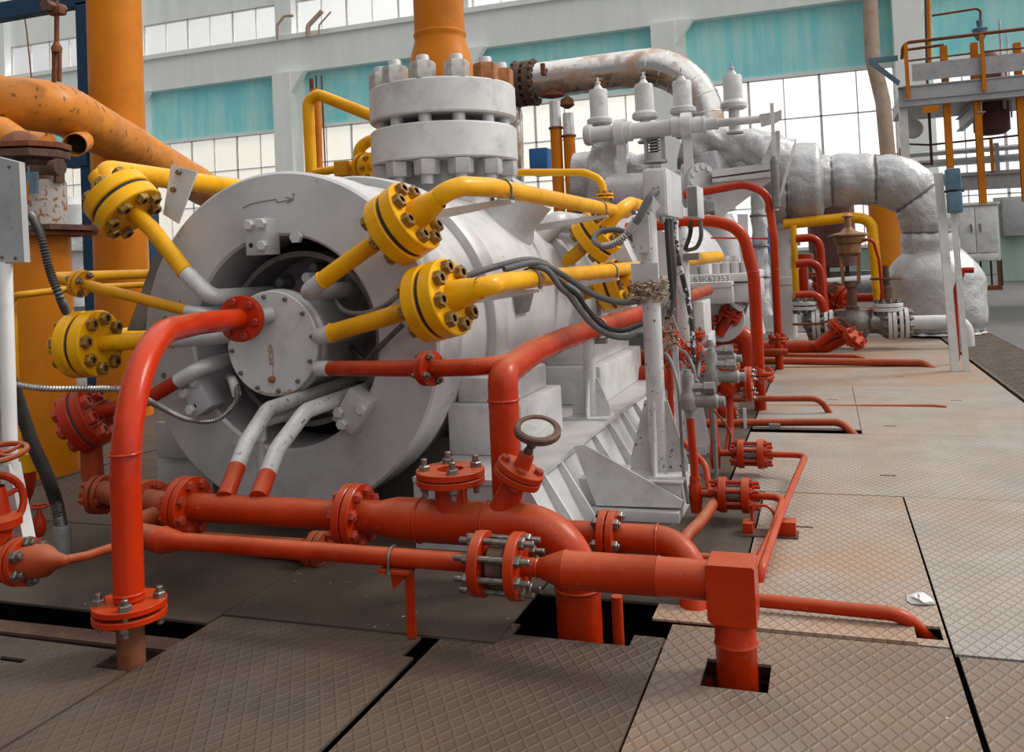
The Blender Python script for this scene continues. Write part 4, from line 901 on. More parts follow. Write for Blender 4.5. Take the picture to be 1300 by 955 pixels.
# big dusty orange pipe sloping away, its elbow and side stubs
A_ = P(62, 135, Y=5.6); B_ = P(112, 150, Y=5.9); C_ = P(292, 246, Y=10.6)
c0 = P(-120, 150, Y=6.2); c1 = P(22, 140, Y=5.7)
t = thing('sloping_pipe', 'thick dusty orange pipe sloping down behind the silver disc at upper left', 'pipe', C_)
pts = tocurve([P(-120, 150, Y=5.6), P(48, 122, Y=5.6), P(300, 262, Y=11.2)], .38, 14)
def dent(q_, d, i, j, rr): return q_+d*noise.noise(q_*3)*.010
obj('tube', sweep(bmesh.new(), resample(pts, .07), .225, 36, dent), 'orange_dusty', t)
w = P(17, 141, Y=5.55); obj('weld_seam', torus(bmesh.new(), pts[4], (pts[5]-pts[3]), .226, .010, 36, 6), 'orange_dusty', t)
t2 = obj('saddle_plate', tube([P(-60, 165, Y=5.35), P(0, 168, Y=5.35), P(24, 185, Y=5.35), P(60, 190, Y=5.4)], .13, .12), 'orange_dusty', t)
st = bmesh.new(); p = P(95, 184, Y=5.95); lathe(st, p, V((.55, -.80, -.25)), [(-.3, .10), (0, .10), (0, .092), (-.27, .092)], 32); obj('open_stub', st, 'orange_dusty', t, 'open cut pipe end under the bend')
obj('open_stub_shade', lathe(bmesh.new(), p, V((.55, -.80, -.25)), [(-.20, 0), (-.20, .0925), (-.02, .0925)], 28), 'pit', t)  # near-black lining, shade inside the open stub put into its colour
# hanger rod
h0 = P(72, 98, Y=5.75); hy = 5.75
t = thing('pipe_hanger', 'rusty hanger rod with turnbuckle above the dusty orange pipe', 'hanger', h0)
hh = lambda y, dx=0: V((P(72, y, Y=hy).x+dx, hy, P(72, y, Y=hy).z))
for dx in (-.028, .028): obj('turnbuckle_bar', bar(bmesh.new(), hh(104, dx), hh(64, dx), .024, .03, (0, 1, 0)), 'rust', t)
obj('turnbuckle_end', lathe(bmesh.new(), hh(64), ZV, [(-.02, .04), (.02, .045), (.05, .03), (.07, .022)], 14), 'rust', t)
obj('rod', sweep(bmesh.new(), [hh(60), hh(15)], .020, 14), 'rust', t)
obj('clevis', box(bmesh.new(), hh(14), (.13, .07, .07), None, .012), 'rust', t)
obj('pin_nut', lathe(bmesh.new(), hh(9, -.03)-YV*.1, YV, [(0, 0), (0, .05), (.2, .05), (.2, 0)], 6), 'rust_dark', t)
obj('upper_rod', sweep(bmesh.new(), [hh(10), hh(-60)], .016, 10), 'rust_dark', t)
# rear orange round column and the blue steel frame
oc2 = P(160, 528, Z=0)
t = thing('rear_orange_column', 'tall orange round column behind the left yellow flanges', 'column', (oc2.x, oc2.y, 0))
cl = P(141, 0, Y=oc2.y)
obj('shaft', sweep(bmesh.new(), [V((oc2.x, oc2.y, 0)), V((cl.x+.05, oc2.y, 6.5))], .272, 40), 'orange', t)
t = thing('portal_frame', 'dark blue steel portal frame behind the orange pipes', 'frame', (oc2.x-.4, oc2.y+.5, 0))
fy = oc2.y+.6
def bp(x, y): return P(x, y, Y=fy)
xa_ = (bp(104, 100).x, bp(186, 330).x)
obj('post', bx(bp(97, 60).x, bp(112, 60).x, fy, fy+.16, 0, bp(100, 3).z), 'blue_dark', t)
obj('post', bx(bp(181, 330).x, bp(191, 330).x, fy, fy+.16, 0, 3.0), 'blue_dark', t)
obj('beam', bx(-12, bp(112, 5).x, fy, fy+.16, bp(80, 9).z, bp(80, -12).z), 'blue_dark', t)
obj('beam', bx(bp(82, 200).x, bp(112, 200).x, fy-.02, fy+.14, bp(95, 212).z, bp(95, 196).z), 'blue_dark', t)
obj('beam', bx(-12, bp(40, 190).x, fy-.02, fy+.14, bp(10, 240).z, bp(10, 196).z), 'blue_dark', t)
spipe('conduit', 'thin white vertical conduit along the blue post', [bp(114, -20), bp(125, 420)], .02, 'white', 0)
spipe('conduit', 'thin orange wall cable hanging at the top left', [P(25, -20, Y=20), P(34, 40, Y=20), P(40, 100, Y=20)], .02, 'rust', 0)
# cable panel on its post at the left edge
t = thing('panel_post', 'white post with a pale grey screwed panel at the left edge', 'panel', P(15, 700, Y=2.9))
pz = lambda x, y: P(x, y, Y=2.9)
obj('post', tube([pz(6, 335), pz(14, 600)], .030, 0), 'white', t)
obj('foot_bar', bar(bmesh.new(), pz(12, 590), pz(38, 720), .06, .06), 'white', t)
pn = obj('panel', prism([pz(-40, 190), pz(24, 206), pz(31, 333), pz(-40, 333)], (0, .03, 0)), 'box_grey', t)
for x, y in ((12, 212), (20, 328), (3, 327)): obj('screw', lathe(bmesh.new(), pz(x, y), -YV, [(0, .008), (.005, .007), (.005, 0)], 8), 'bolt', pn)
# conduits and hoses at the left
hose('metal_conduit', 'ribbed metal conduit running from the left edge behind the arched red pipe', [P(-30, 470, Y=2.85), P(0, 483, Y=2.9), P(50, 493, Y=3.0), P(110, 494, Y=3.1), P(160, 496, Y=3.2), P(200, 515, Y=3.7), P(240, 533, Y=3.95), P(275, 533, Y=4.0), P(299, 510, Y=4.05), P(300, 488, Y=4.1)], .0125, 'conduit', True, 'conduit', .013, amp=.28)
t = thing('conduit_elbow', 'small silver elbow fitting at the lower left of the round lid', 'pipe fitting', P(298, 490, Y=4.1))
obj('elbow', tube([P(301, 503, Y=4.1), P(296, 484, Y=4.1), P(292, 478, Y=4.4)], .026, .03), 'silver', t)
hose('black_conduit', 'dark ribbed hose hanging past the rusty valve stack', [P(28, 272, Y=3.6), P(40, 275, Y=3.55), P(52, 300, Y=3.5), P(62, 340, Y=3.5), P(75, 375, Y=3.5), P(84, 396, Y=3.6)], .019, 'conduit_dark', True, 'conduit', .016, amp=.22)
hose('black_hose', 'dark ribbed hose dropping to a grey collar on the floor at left', [P(6, 470, Y=3.2), P(20, 500, Y=3.3), P(40, 560, Y=3.4), P(60, 605, Y=3.5), P(72, 640, Y=3.6), P(78, 668, Y=3.6)], .031, 'conduit_dark', True, 'conduit', .018, amp=.10)
solo('hose_collar', lathe(bmesh.new(), P(79, 684, Y=3.6), ZV, [(-.1, .046), (.06, .046), (.07, .04), (.07, 0)], 20), 'silver_dark', 'grey collar where the black hose enters the floor', 'collar')
# red flange valves left of the disc
t = thing('flanged_elbow', 'red elbow with big bolted flange left of the arched pipe', 'pipe', P(117, 625, Y=3.85))
d = V((.85, .35, .42)).normalized(); c = P(106, 532, Y=3.9)
flange(t, c+V((.02, 0, 0)), d, .175, .06, .014, 8, .022, .128, mat='red_dark', bmat='bolt_r', stick=.7, spin=.1, gR=.95)
obj('tube', tube([c-d*.06, c-d*.12], .06, 0), 'red_dark', t)
obj('outlet', tube([c+d*.05, P(185, 508, Y=4.02), P(226, 484, Y=4.05)], .040, .1), 'red_dark', t)
obj('silver_outlet', tube([P(226, 484, Y=4.05), P(255, 466, Y=4.06), P(258, 464, Y=4.06)+V((.03, .5, .02))], .043, .1), 'silver', t, 'silver elbow length')
obj('leg', tube([P(117, 560, Y=3.95), P(118, 622, Y=3.95)], .047, 0), 'red_dusty', t)
t = thing('check_valve', 'dusty red flanged fitting on the floor behind the arched pipe', 'valve', P(130, 660, Y=3.8))
c = P(128, 628, Y=3.9); d = V((1, .1, 0)).normalized()
flange(t, c, d, .105, .03, .012, 6, .013, mat='red_dusty', bmat='bolt_r', seg=28)
obj('body', lathe(bmesh.new(), c, d, [(-.12, .03), (-.05, .06), (.05, .062), (.3, .05)], 20), 'red_dusty', t)
obj('foot', bx(c.x+.12, c.x+.2, c.y-.05, c.y+.05, 0, c.z-.03), 'silver_dark', t)
# foreground valve at the lower left corner
t = thing('gate_valve', 'red gate valve with two handwheels at the lower left edge', 'valve', P(20, 740, Y=2.75))
vy = 2.75; vp = lambda x, y: P(x, y, Y=vy)
c = vp(62, 712); cl_ = vp(-30, 714); d = (c-cl_).normalized()
obj('body', lathe(bmesh.new(), cl_, d, [(0, .06), (.05, .075), ((c-cl_).length*.55, .075), ((c-cl_).length*.75, .05), ((c-cl_).length, .05)], 24), 'red_dusty', t)
flange(t, vp(28, 713), d, .095, .026, .01, 6, .014, mat='red', bmat='bolt', spin=.5, seg=32)
obj('outlet', lathe(bmesh.new(), vp(34, 713), d, [(0, .07), (.1, .062), (.15, .035), (.20, .022), (.22, 0)], 22), 'red_dusty', t)
obj('bonnet', lathe(bmesh.new(), vp(-8, 712), ZV, [(.03, .075), (.12, .075), (.14, .11), (.17, .11), (.19, .07), (.3, .05)], 22), 'red', t)
handwheel(t, vp(-8, 640), V((.9, -.35, .1)), .115, .016, 'red', 4, label='upright handwheel')
handwheel(t, vp(-6, 576), V((.05, -.15, 1)), .115, .012, 'red_dusty', 5, label='flat handwheel on top')
obj('stem', sweep(bmesh.new(), [vp(-8, 700), vp(-6, 570)], .014, 10), 'rust_dark', t)
spipe('thin_red_pipe', 'thin red pipe from the corner valve toward the arched pipe', [vp(78, 712), P(110, 706, Y=2.85), P(146, 694, Y=2.95), P(190, 690, Y=3.4)], .018, 'red_dusty', .1)
t = thing('yellow_actuator', 'small yellow and red capped valve beside the black hose', 'valve', P(30, 630, Y=3.9))
obj('cap', lathe(bmesh.new(), P(28, 588, Y=4.1), ZV, [(-.06, .05), (-.05, .085), (.06, .09), (.08, .05), (.08, 0)], 20), 'yellow_dull', t)
obj('body', lathe(bmesh.new(), P(30, 612, Y=4.1), ZV, [(-.12-max(0, P(30, 612, Y=4.1).z-.12), .03), (-.12, .03), (-.08, .05), (0, .07), (.06, .07)], 18), 'red_dark', t)
t = thing('small_valve', 'small red valve with handwheel beside the collar of the black hose', 'valve', P(48, 668, Y=3.4))
handwheel(t, P(49, 643, Y=3.4), ZV, .045, .006, 'red_dark', 4)
obj('body', lathe(bmesh.new(), P(50, 668, Y=3.4), ZV, [(-.05, .02), (-.02, .032), (.03, .03), (.06, .014), (.09, .01)], 14), 'red_dark', t)
# ================================================================== CABLES AND BOXES AROUND THE WHITE POST
def K(x, y, Y): return P(x, y, Y=Y)
b1 = thing('junction_box', 'large grey junction box on top of the white speckled post', 'junction box', (-.88, 5.2, 1.63))
obj('enclosure', bx(-.945, -.812, 4.99, 5.55, 1.635, 1.905, .008), 'box_dark' if 'box_dark' in M else 'silver', b1)
obj('cover', bx(-.935, -.822, 4.98, 4.99, 1.645, 1.895, .004), 'silver', b1)
obj('gland', lathe(bmesh.new(), K(833, 243, 4.98), -YV, [(0, .022), (.02, .022), (.03, .016), (.06, .016), (.06, 0)], 14), 'silver_dark', b1)
obj('key', box(bmesh.new(), K(836, 240, 4.97), (.006, .02, .03)), 'silver_dark', b1)
for k, y in enumerate((5.05, 5.15, 5.25, 5.36)): obj('gland', lathe(bmesh.new(), V((-.86+.005*k, y, 1.64)), -ZV, [(0, .02), (.03, .02), (.04, .016), (.04, 0)], 12), 'conduit', b1)
xa = K(873, 277, 5.75); xb_ = K(885, 277, 5.75)
b2 = thing('junction_box', 'small grey junction box behind the large one, right of it', 'junction box', (xa.x, 5.75, xa.z))
obj('enclosure', bx(xa.x, xb_.x+.01, 5.75, 6.05, xa.z, K(873, 236, 5.75).z, .006), 'silver', b2)
obj('cover', bx(xa.x+.006, xb_.x+.004, 5.742, 5.75, xa.z+.01, K(873, 236, 5.75).z-.01), 'silver_dark', b2)
p2x = K(869, 400, 6.5).x
post2 = thing('cable_post', 'pale grey upright post behind the white speckled post', 'post', (p2x, 6.5, .06))
obj('column', lathe(bmesh.new(), (p2x, 6.5, 0), ZV, [(.05, .052), (1.62, .052), (1.62, 0)], 20), 'silver_worn', post2)
obj('foot', bx(p2x-.16, p2x+.12, 6.38, 6.62, 0, .06), 'silver', post2)
obj('clip_plate', bx(p2x+.03, p2x+.13, 6.43, 6.50, K(880, 325, 6.5).z-.03, K(880, 325, 6.5).z+.02), 'silver_dark', post2)
obj('gusset', prism([K(873, 480, 6.45), K(886, 480, 6.45), K(900, 560, 6.45), K(873, 560, 6.45)], (0, .02, 0)), 'silver', post2)
hose('grey_hose', 'thick grey hose with a white tag hanging from the large junction box', [K(833, 243, 4.93), K(824, 252, 4.88), K(812, 275, 4.85), K(800, 292, 4.86)], .022, 'hose')
solo('cable_tag', prism([K(829, 248, 4.86), K(838, 262, 4.86), K(829, 273, 4.86), K(827, 262, 4.86)], (0, .004, 0)), 'white', 'white triangular tag on the hose under the large junction box', 'tag')
t = thing('looped_conduit', 'grey conduit looped in a small ring left of the white post', 'conduit', K(778, 311, 4.95))
lp = [(800, 292), (790, 303), (776, 311), (762, 312), (754, 305), (760, 295), (775, 292), (788, 293), (800, 300), (812, 316), (817, 325)]
ys = [4.86, 4.86, 4.88, 4.92, 4.98, 5.04, 5.08, 5.08, 5.08, 5.08, 5.08]
c_ = resample(smooth_path([K(x, y, q) for (x, y), q in zip(lp, ys)], 10), .004)
n_ = int(len(c_)*.28)
obj('ribbed_sleeve', sweep(bmesh.new(), c_[:n_], [.019*(1.15 if (i//2) % 2 else .82) for i in range(n_)], 12), 'conduit', t, 'bare ribbed metal length', 60)
obj('sheath', sweep(bmesh.new(), c_[n_-2:], .017, 12), 'hose', t)
obj('coupling', tube([K(806, 283, 4.855), K(798, 294, 4.86)], .027, 0), 'box_grey', t)
for k, (pts, r_, mt, lb) in enumerate((
    ([(846, 278, 5.1), (848, 310, 5.1), (851, 350, 5.15), (853, 380, 5.2)], .015, 'hose_black', 'black cable dropping from the big junction box, leftmost of three'),
    ([(852, 278, 5.2), (853, 300, 5.2), (856, 335, 5.2), (856, 370, 5.3), (851, 400, 5.4)], .014, 'hose', 'grey cable dropping from the big junction box, middle of three'),
    ([(858, 280, 5.3), (858, 300, 5.3), (861, 330, 5.3), (866, 350, 5.4), (873, 380, 5.5), (878, 410, 5.5), (880, 440, 5.5), (881, 470, 5.5)], .016, 'hose_white', 'black cable splashed with white paint running down past the rope'))):
    hose('cable', lb, [K(*q) for q in pts], r_, mt, cat='cable')
hose('cable', 'grey cable looping under the small junction box to the post clip', [K(889, 280, 5.8), K(890, 300, 5.8), K(884, 314, 5.9), K(872, 318, 6.2)], .014, 'hose', cat='cable')
hose('cable', 'dark short cable between small junction box and the pale post', [K(877, 282, 5.78), K(876, 298, 5.85), K(870, 316, 6.1)], .015, 'hose_black', cat='cable')
# cable bundle over the lower yellow run
hose('cable', 'ribbed grey conduit lying along the lower yellow pipe', [K(528, 418, 4.0), K(560, 372, 4.2), K(596, 350, 4.3), K(632, 338, 4.45), K(668, 330, 4.6), K(690, 334, 4.7), K(702, 344, 4.75)], .017, 'hose', True, cat='cable', pitch=.01, amp=.1)
hose('cable', 'uppermost drooping grey cable from the yellow pipe to the white post', [K(640, 342, 4.45), K(676, 334, 4.6), K(698, 340, 4.7), K(725, 356, 4.8), K(750, 372, 4.85), K(780, 383, 4.9), K(806, 383, 4.92), K(818, 378, 5.0)], .018, 'hose', cat='cable')
hose('cable', 'lowest drooping grey cable hanging over the long sloping red pipe', [K(672, 336, 4.6), K(695, 344, 4.66), K(712, 366, 4.7), K(722, 374, 4.75), K(735, 392, 4.8), K(752, 412, 4.85), K(775, 426, 4.9), K(800, 428, 4.95), K(818, 420, 5.05)], .017, 'hose', cat='cable')
hose('cable', 'middle drooping grey cable just above the lowest one', [K(690, 338, 4.66), K(716, 362, 4.72), K(732, 374, 4.78), K(745, 392, 4.85), K(765, 413, 4.9), K(790, 420, 4.98), K(818, 410, 5.1)], .015, 'hose_black', cat='cable')
hose('cable', 'grey cable curling out of the round opening behind the upper right pipe', [K(425, 352, 4.4), K(424, 375, 4.3), K(436, 394, 4.2), K(460, 398, 4.12), K(485, 390, 4.1), K(502, 378, 4.1), K(520, 362, 4.15)], .013, 'silver_dark', cat='cable')
hose('cable', 'ribbed cable leaving the opening below the lower right pipe', [K(445, 440, 4.5), K(462, 458, 4.3), K(478, 445, 4.15), K(495, 428, 4.12), K(512, 412, 4.15)], .014, 'conduit_dark', True, cat='cable', pitch=.01)
bm = bmesh.new(); random.seed(3)
for k in range(60):
    f = random.random(); c = K(845+f*6+random.uniform(-4, 4), 385+f*60, 5.5); p2 = c+V((random.uniform(-.05, .05), 0, random.uniform(-.06, .02))); sweep(bm, [c, (c+p2)/2+V((.01, 0, .015)), p2], .006, 5)
solo('rope_tail', bm, 'rope', 'pale frayed rope hanging down behind the white speckled post', 'rope', ang=60)
# ================================================================== RED PIPES RIGHT OF THE BASE
y9 = 8.1
t = thing('bent_riser_pipe', 'red riser bending left at the top, nearest of the two tall red bends', 'pipe', P(965, 527, Z=0))
obj('tube', tube([K(795, 290, y9), K(900, 279, y9), K(942, 290, y9), K(957, 350, y9), P(966, 527, Z=-.05)], .054, [.6, .38, .3], 22, welds=[(K(956, 345, y9), ZV)]), 'red', t)
flange(t, K(963, 476, y9-.02), ZV, .135, .026, .012, 6, .014, mat='red', bmat='bolt_r', stick=1.3, seg=30)
t = thing('bent_riser_pipe', 'red riser bending left at the top, farther of the two tall red bends', 'pipe', P(990, 474, Z=0))
obj('tube', tube([K(868, 248, 10.8), K(945, 234, 10.8), K(975, 245, 10.8), K(982, 300, 10.8), P(990, 474, Z=-.05)], .047, [.3, .3, .3], 20, welds=[(K(983, 342, 10.8), ZV)]), 'red', t)
flange(t, K(987, 431, 10.8), ZV, .105, .024, .012, 6, .014, mat='red', bmat='bolt_r', stick=1.3, seg=28)
def fpipe(lb, pts, r, mat='red_dusty', fil=.12, nm='floor_pipe'):
    return spipe(nm, lb, pts, r, mat, fil)
fpipe('red pipe low over the floor slit, nearest of the bent floor pipes', [K(870, 537, 7.45), K(1068, 536, 7.45), P(1088, 556, Z=-.05)], .030)
fpipe('red pipe bending into the floor just behind the slit', [K(870, 507, 8.15), K(1040, 506, 8.15), P(1058, 531, Z=-.05)], .026)
fpipe('thin red pipe ending flat on the tread plate near the mesh mat', [K(890, 517, 8.55), K(1185, 516, 8.55), K(1201, 518, 8.5)], .020)
t = thing('floor_pipe', 'long red pipe at the foot of the white stand', 'pipe', P(1190, 468, Z=0))
obj('tube', tube([K(900, 457, 11.4), K(1170, 461, 11.4), P(1194, 474, Z=-.06)], .045, .14), 'red_dusty', t)
fpipe('thin red pipe just behind the long one near the white stand', [K(930, 450, 12.2), K(1085, 452, 12.2), K(1098, 456, 12.2)], .028)
t = thing('strainer_pipe', 'fat red floor pipe ending in two slanted flanged branches', 'pipe', P(1060, 444, Z=0))
obj('tube', tube([K(900, 442, 12.8), K(1050, 440, 12.8), K(1080, 425, 12.8)], .085, .1), 'red', t)
obj('branch', tube([K(1035, 440, 12.7), K(1062, 418, 12.7)], .06, 0), 'red', t)
flange(t, K(1062, 416, 12.7), (K(1062, 416, 12.7)-K(1035, 440, 12.7)), .12, .03, .01, 6, .014, mat='red', bmat='bolt_r', seg=24)
flange(t, K(1085, 430, 12.6), V((.6, -.3, .62)), .16, .035, .012, 6, .016, mat='red', bmat='bolt_r', seg=24)
solo('steel_clip', bx(K(983, 540, 7.4).x-.04, K(983, 540, 7.4).x+.045, 7.38, 7.42, .0, K(983, 535, 7.4).z-.02), 'silver_dark', 'small dark steel bracket under the red pipe over the floor slit', 'bracket')
solo('steel_clip', bx(K(945, 535, 7.35).x-.012, K(945, 535, 7.35).x+.012, 7.40, 7.42, .0, .16), 'silver', 'small pale clip standing left of the dark bracket', 'bracket')
# right front pipe
t = thing('floor_pipe', 'red pipe lying on the floor from the square elbow to the lower right', 'pipe', P(1160, 790, Z=0))
a = P(900, 756, Z=.045); b = P(1150, 781, Z=.045); c = P(1192, 810, Z=-.06)
obj('tube', tube([a, b, c+V((0, 0, -.05))], .026, .12, 18), 'red', t)
# the two orifice joints with thin pipes
def joint(lb, Y, xs, y, tee_x, out, r=.020, R=.092, drop=None):
    f1, f2 = (K(x, y, Y) for x in xs); f2.z = f1.z; te = K(tee_x, y, Y); te.z = f1.z
    t = thing('orifice_joint', lb, 'pipe', V((te.x, Y, 0)))
    a_ = obj('flange', disc(bmesh.new(), f1, XV, R, .040, 28), 'red', t); b_ = obj('flange', disc(bmesh.new(), f2, XV, R, .040, 28), 'red', t)
    obj('spacer', disc(bmesh.new(), (f1+f2)/2, XV, R*.55, (f2-f1).length-.03, 20), 'steel', t)
    sm = stud_mesh((f2-f1).length+.14, .011, (f2-f1).length+.04, 'bolt_r')
    for k in range(6): an = 2*PI*k/6+.5; inst('stud', sm, frame((f1+f2)/2+V((0, math.cos(an), math.sin(an)))*R*.72, XV, an), b_)
    obj('tube', tube([te, f1], r, 0), 'red', t)
    obj('tee', lathe(bmesh.new(), te, ZV, [(-.10, .0), (-.10, .030), (-.05, .034), (-.04, .036), (.04, .036), (.05, .030), (.09, .028), (.09, 0)], 16), 'red', t)
    o = [f2]+out(f2); obj('outlet', tube(o, r*.95, .07, 14), 'red', t)
    return t, te, f2
ja, ta_, fa_ = joint('nearer red orifice joint with twin flanges beside the outrigger end', 4.85, (918, 947), 628, 883, lambda f: [f+V((.19, 0, 0)), P(982, 672, Z=.08), P(958, 722, Z=.045), P(952, 745, Z=-.03)])
jb, tb_, fb_ = joint('farther red orifice joint with twin flanges, behind the nearer one', 5.85, (941, 966), 576, 908, lambda f: [f+V((.27, 0, 0)), P(990, 655, Z=.10), P(967, 722, Z=.05), P(963, 748, Z=-.03)])
t = thing('pipe_block', 'red steel block with a wire clip holding the two thin pipes', 'bracket', P(1000, 683, Z=0))
cc_ = P(1000, 683, Z=0); obj('block', bx(cc_.x-.06, cc_.x+.04, cc_.y-.0, cc_.y+.09, 0.002, .075, .004), 'red', t)
obj('block', bx(cc_.x-.215, cc_.x-.165, cc_.y-.0, cc_.y+.09, 0.002, .06, .004), 'red', t)
obj('base_strip', bx(cc_.x-.22, cc_.x+.05, cc_.y-.02, cc_.y+.10, 0.001, .008), 'rust_dark', t)
ubolt(t, V((cc_.x-.115, cc_.y+.05, .085)), YV, .055, .008, 'red', .05, 'clip')
spipe('thin_red_pipe', 'thin red pipe joining the twin thin pipes behind the square elbow', [P(885, 707, Z=.04), P(948, 711, Z=.04), P(972, 698, Z=.05)], .018, 'red_dusty', .05)
def rz(x, y, Y): return K(x, y, Y)
spipe('instrument_riser', 'thin red riser feeding the nearer orifice joint from the grey fitting', [V((ta_.x, 4.85, .03)), V((ta_.x, 4.85, .3)), K(876, 532, 4.85)], .022, 'red', .1)
spipe('instrument_riser', 'thin red riser feeding the farther orifice joint', [V((tb_.x, 5.85, .03)), V((tb_.x, 5.85, .3)), K(903, 500, 5.85)], .026, 'red', .1)
spipe('instrument_riser', 'thin red pipe bending down in front of the post gusset', [K(850, 470, 5.6), K(853, 545, 5.55), K(868, 562, 5.4), K(895, 590, 5.3), P(901, 626, Y=5.2)], .020, 'red', .12)
spipe('instrument_riser', 'third thin red riser right of the farther joint tee', [K(926, 500, 6.6), K(927, 545, 6.55), P(922, 580, Y=6.4)], .026, 'red', .08)
hose('drain_hose', 'thick dusty orange-red hose curving down at the end of the outrigger', [P(912, 630, Y=5.0), K(900, 648, 4.6), K(888, 664, 4.35), K(872, 680, 4.2), K(862, 700, 4.1), K(858, 716, 4.0)], .028, 'red_dusty')
# grey cable fittings
def fitting(lb, c, hgt, dirx=1, r=.035):
    t = thing('cable_fitting', lb, 'cable fitting', c-V((0, 0, hgt)))
    obj('body', lathe(bmesh.new(), c, ZV, [(-hgt, .0), (-hgt, r*.6), (-hgt*.7, r*.8), (-hgt*.65, r*1.3), (-.3*hgt, r*1.5), (.0, r*1.2), (.1*hgt, r), (hgt*.8, r*.95), (hgt*.8, r*.7), (hgt, r*.6), (hgt, 0)], 16), 'fitting', t)
    obj('side_barrel', lathe(bmesh.new(), c-V((0, 0, hgt*.3)), XV*dirx, [(-.02, r), (.09, r), (.1, r*1.15), (.15, r*1.15), (.16, r*.8), (.19, r*.8), (.19, 0)], 14), 'fitting', t)
    obj('gland', lathe(bmesh.new(), c+V((0, 0, hgt*.25)), XV*dirx, [(0, r*.7), (.08, r*.7), (.085, r*.95), (.14, r*.95), (.14, 0)], 6), 'fitting', t)
    return t
fitting('grey metal cable fitting on top of the nearer thin red riser', K(874, 500, 4.85), .13)
fitting('grey metal cable fitting with horizontal barrel, upper right of the other', K(904, 470, 5.4), .13, 1, .034)
t = fitting('grey gland pointing right above the others, beside the red valves', K(902, 450, 5.7), .09, 1, .03)
obj('stand_tube', tube([K(902, 455, 5.7), V((K(902, 455, 5.7).x, 5.7, .0))], .014, 0), 'silver_dark', t)
for pts, lb in (([(838, 448, 5.2), (848, 452, 5.1), (857, 475, 5.0), (862, 500, 4.95), (864, 530, 4.9), (868, 600, 4.85), (874, 640, 4.8)], 'thin grey hose arching down beside the white post fins'),
                ([(902, 444, 5.6), (893, 446, 5.5), (888, 460, 5.5), (886, 480, 5.4)], 'thin grey wire hoop over the cable fittings'),
                ([(862, 444, 5.6), (872, 450, 5.5), (881, 470, 5.4), (884, 485, 5.3)], 'thin grey wire beside the white-splashed cable')):
    hose('instrument_line', lb, [K(*q) for q in pts], .010, 'silver_dark', cat='instrument line')
hose('instrument_line', 'thin copper coloured line crossing behind the risers', [K(905, 520, 5.3), K(918, 535, 5.4), K(927, 552, 5.5), K(925, 570, 5.6)], .007, 'rust', cat='instrument line')
# channel rail behind the risers
t = thing('channel_rail', 'slender grey channel upright behind the thin red risers', 'rail', P(862, 650, Z=0))
obj('web', bx(K(856, 500, 5.5).x, K(863, 500, 5.5).x, 5.5, 5.53, 0, K(856, 440, 5.5).z), 'silver', t)
obj('gusset', prism([K(878, 500, 6.4), K(885, 500, 6.4), K(905, 575, 6.4), K(880, 575, 6.4)], (0, .012, 0)), 'silver', t)
# small red valves
M['bolt_r2'] = M['bolt_r']
valve('gate_valve', 'small red valve directly behind the white post, leftmost of the valve group', K(851, 442, 6.2), YV, ZV, .085, 'red', stem=1.8, wheelR=.9, wheel=False)
valve('gate_valve', 'small red valve with a dark handwheel facing right, second of the valve group', K(854, 450, 5.95), ZV, V((1, -.5, .1)), .060, 'red', wmat='red_dark', stem=1.7, wheelR=1.3)
valve('gate_valve', 'red valve with tall bonnet left of the fat bent pipe', K(879, 446, 6.6), ZV, V((.1, 0, 1)), .10, 'red', stem=1.5, wheel=False)
valve('gate_valve', 'red valve with handwheel turned sideways under the tall bonnet', K(880, 456, 6.3), ZV, V((1, -.6, .3)), .062, 'red', wmat='red_dark', stem=2.0, wheelR=1.5)
valve('gate_valve', 'red flanged valve under the yellow rag, right of the cable fittings', K(926, 488, 6.6), XV, V((0, -.3, 1)), .11, 'red', wmat='red_dark', stem=1.6, wheelR=1.0, flR=1.15, wheel=False)
valve('gate_valve', 'low red valve beside the third thin riser', K(920, 522, 6.9), XV, V((.1, 0, 1)), .06, 'red', stem=1.7, wheelR=1.1)
solo('funnel', lathe(bmesh.new(), K(930, 478, 6.5), V((.1, 0, 1)), [(-.06, .01), (0, .07), (.02, .075), (.025, 0)], 10), 'yellow_dull', 'dull yellow funnel cap between two red flanges', 'cap')
# fat bent pipe with blind branches under the split casing
t = thing('branch_pipe', 'fat red pipe with two flanged stubs bending down under the turbine casing', 'pipe', P(946, 470, Y=9.2))
obj('tube', tube([K(903, 428, 9.2), K(932, 424, 9.2), K(948, 428, 9.2), K(951, 480, 9.2)], .095, [.02, .2], 22), 'red', t)
obj('stub', tube([K(898, 428, 9.1), K(898, 408, 9.1)], .06, 0), 'red', t); flange(t, K(899, 407, 9.1), ZV, .11, .03, .01, 4, .014, mat='red', bmat='bolt', stick=1.8, seg=24)
obj('stub', tube([K(912, 425, 9.1), K(924, 405, 9.1)], .055, 0), 'red', t); flange(t, K(927, 399, 9.1), V((.5, 0, .86)), .115, .03, .01, 6, .016, mat='red', bmat='bolt_r', seg=24)
spipe('cross_pipe', 'red horizontal pipe behind the white post above the base, upper of two', [K(792, 455, 7.9), K(818, 455, 7.9), K(870, 452, 7.9)], .08, 'red_dark', 0)
spipe('cross_pipe', 'dark red barrel behind the white post above the base', [K(790, 480, 7.7), K(822, 480, 7.7), K(860, 478, 7.7)], .11, 'red_dark', 0)
for k, (x0, x1, y, Y, r_) in enumerate(((905, 1000, 447, 11.0, .04), (925, 960, 527, 8.3, .05), (880, 965, 540, 7.6, .04), (870, 940, 548, 7.4, .03))):
    spipe('cross_pipe', ('dusty red pipe passing behind the farther riser foot', 'short thick red pipe end left of the near riser foot', 'red pipe just above the floor slit left of the near riser', 'lowest thin red pipe left of the floor slit')[k], [K(x0, y, Y), K(x1, y, Y)], r_, 'red_dusty', 0)
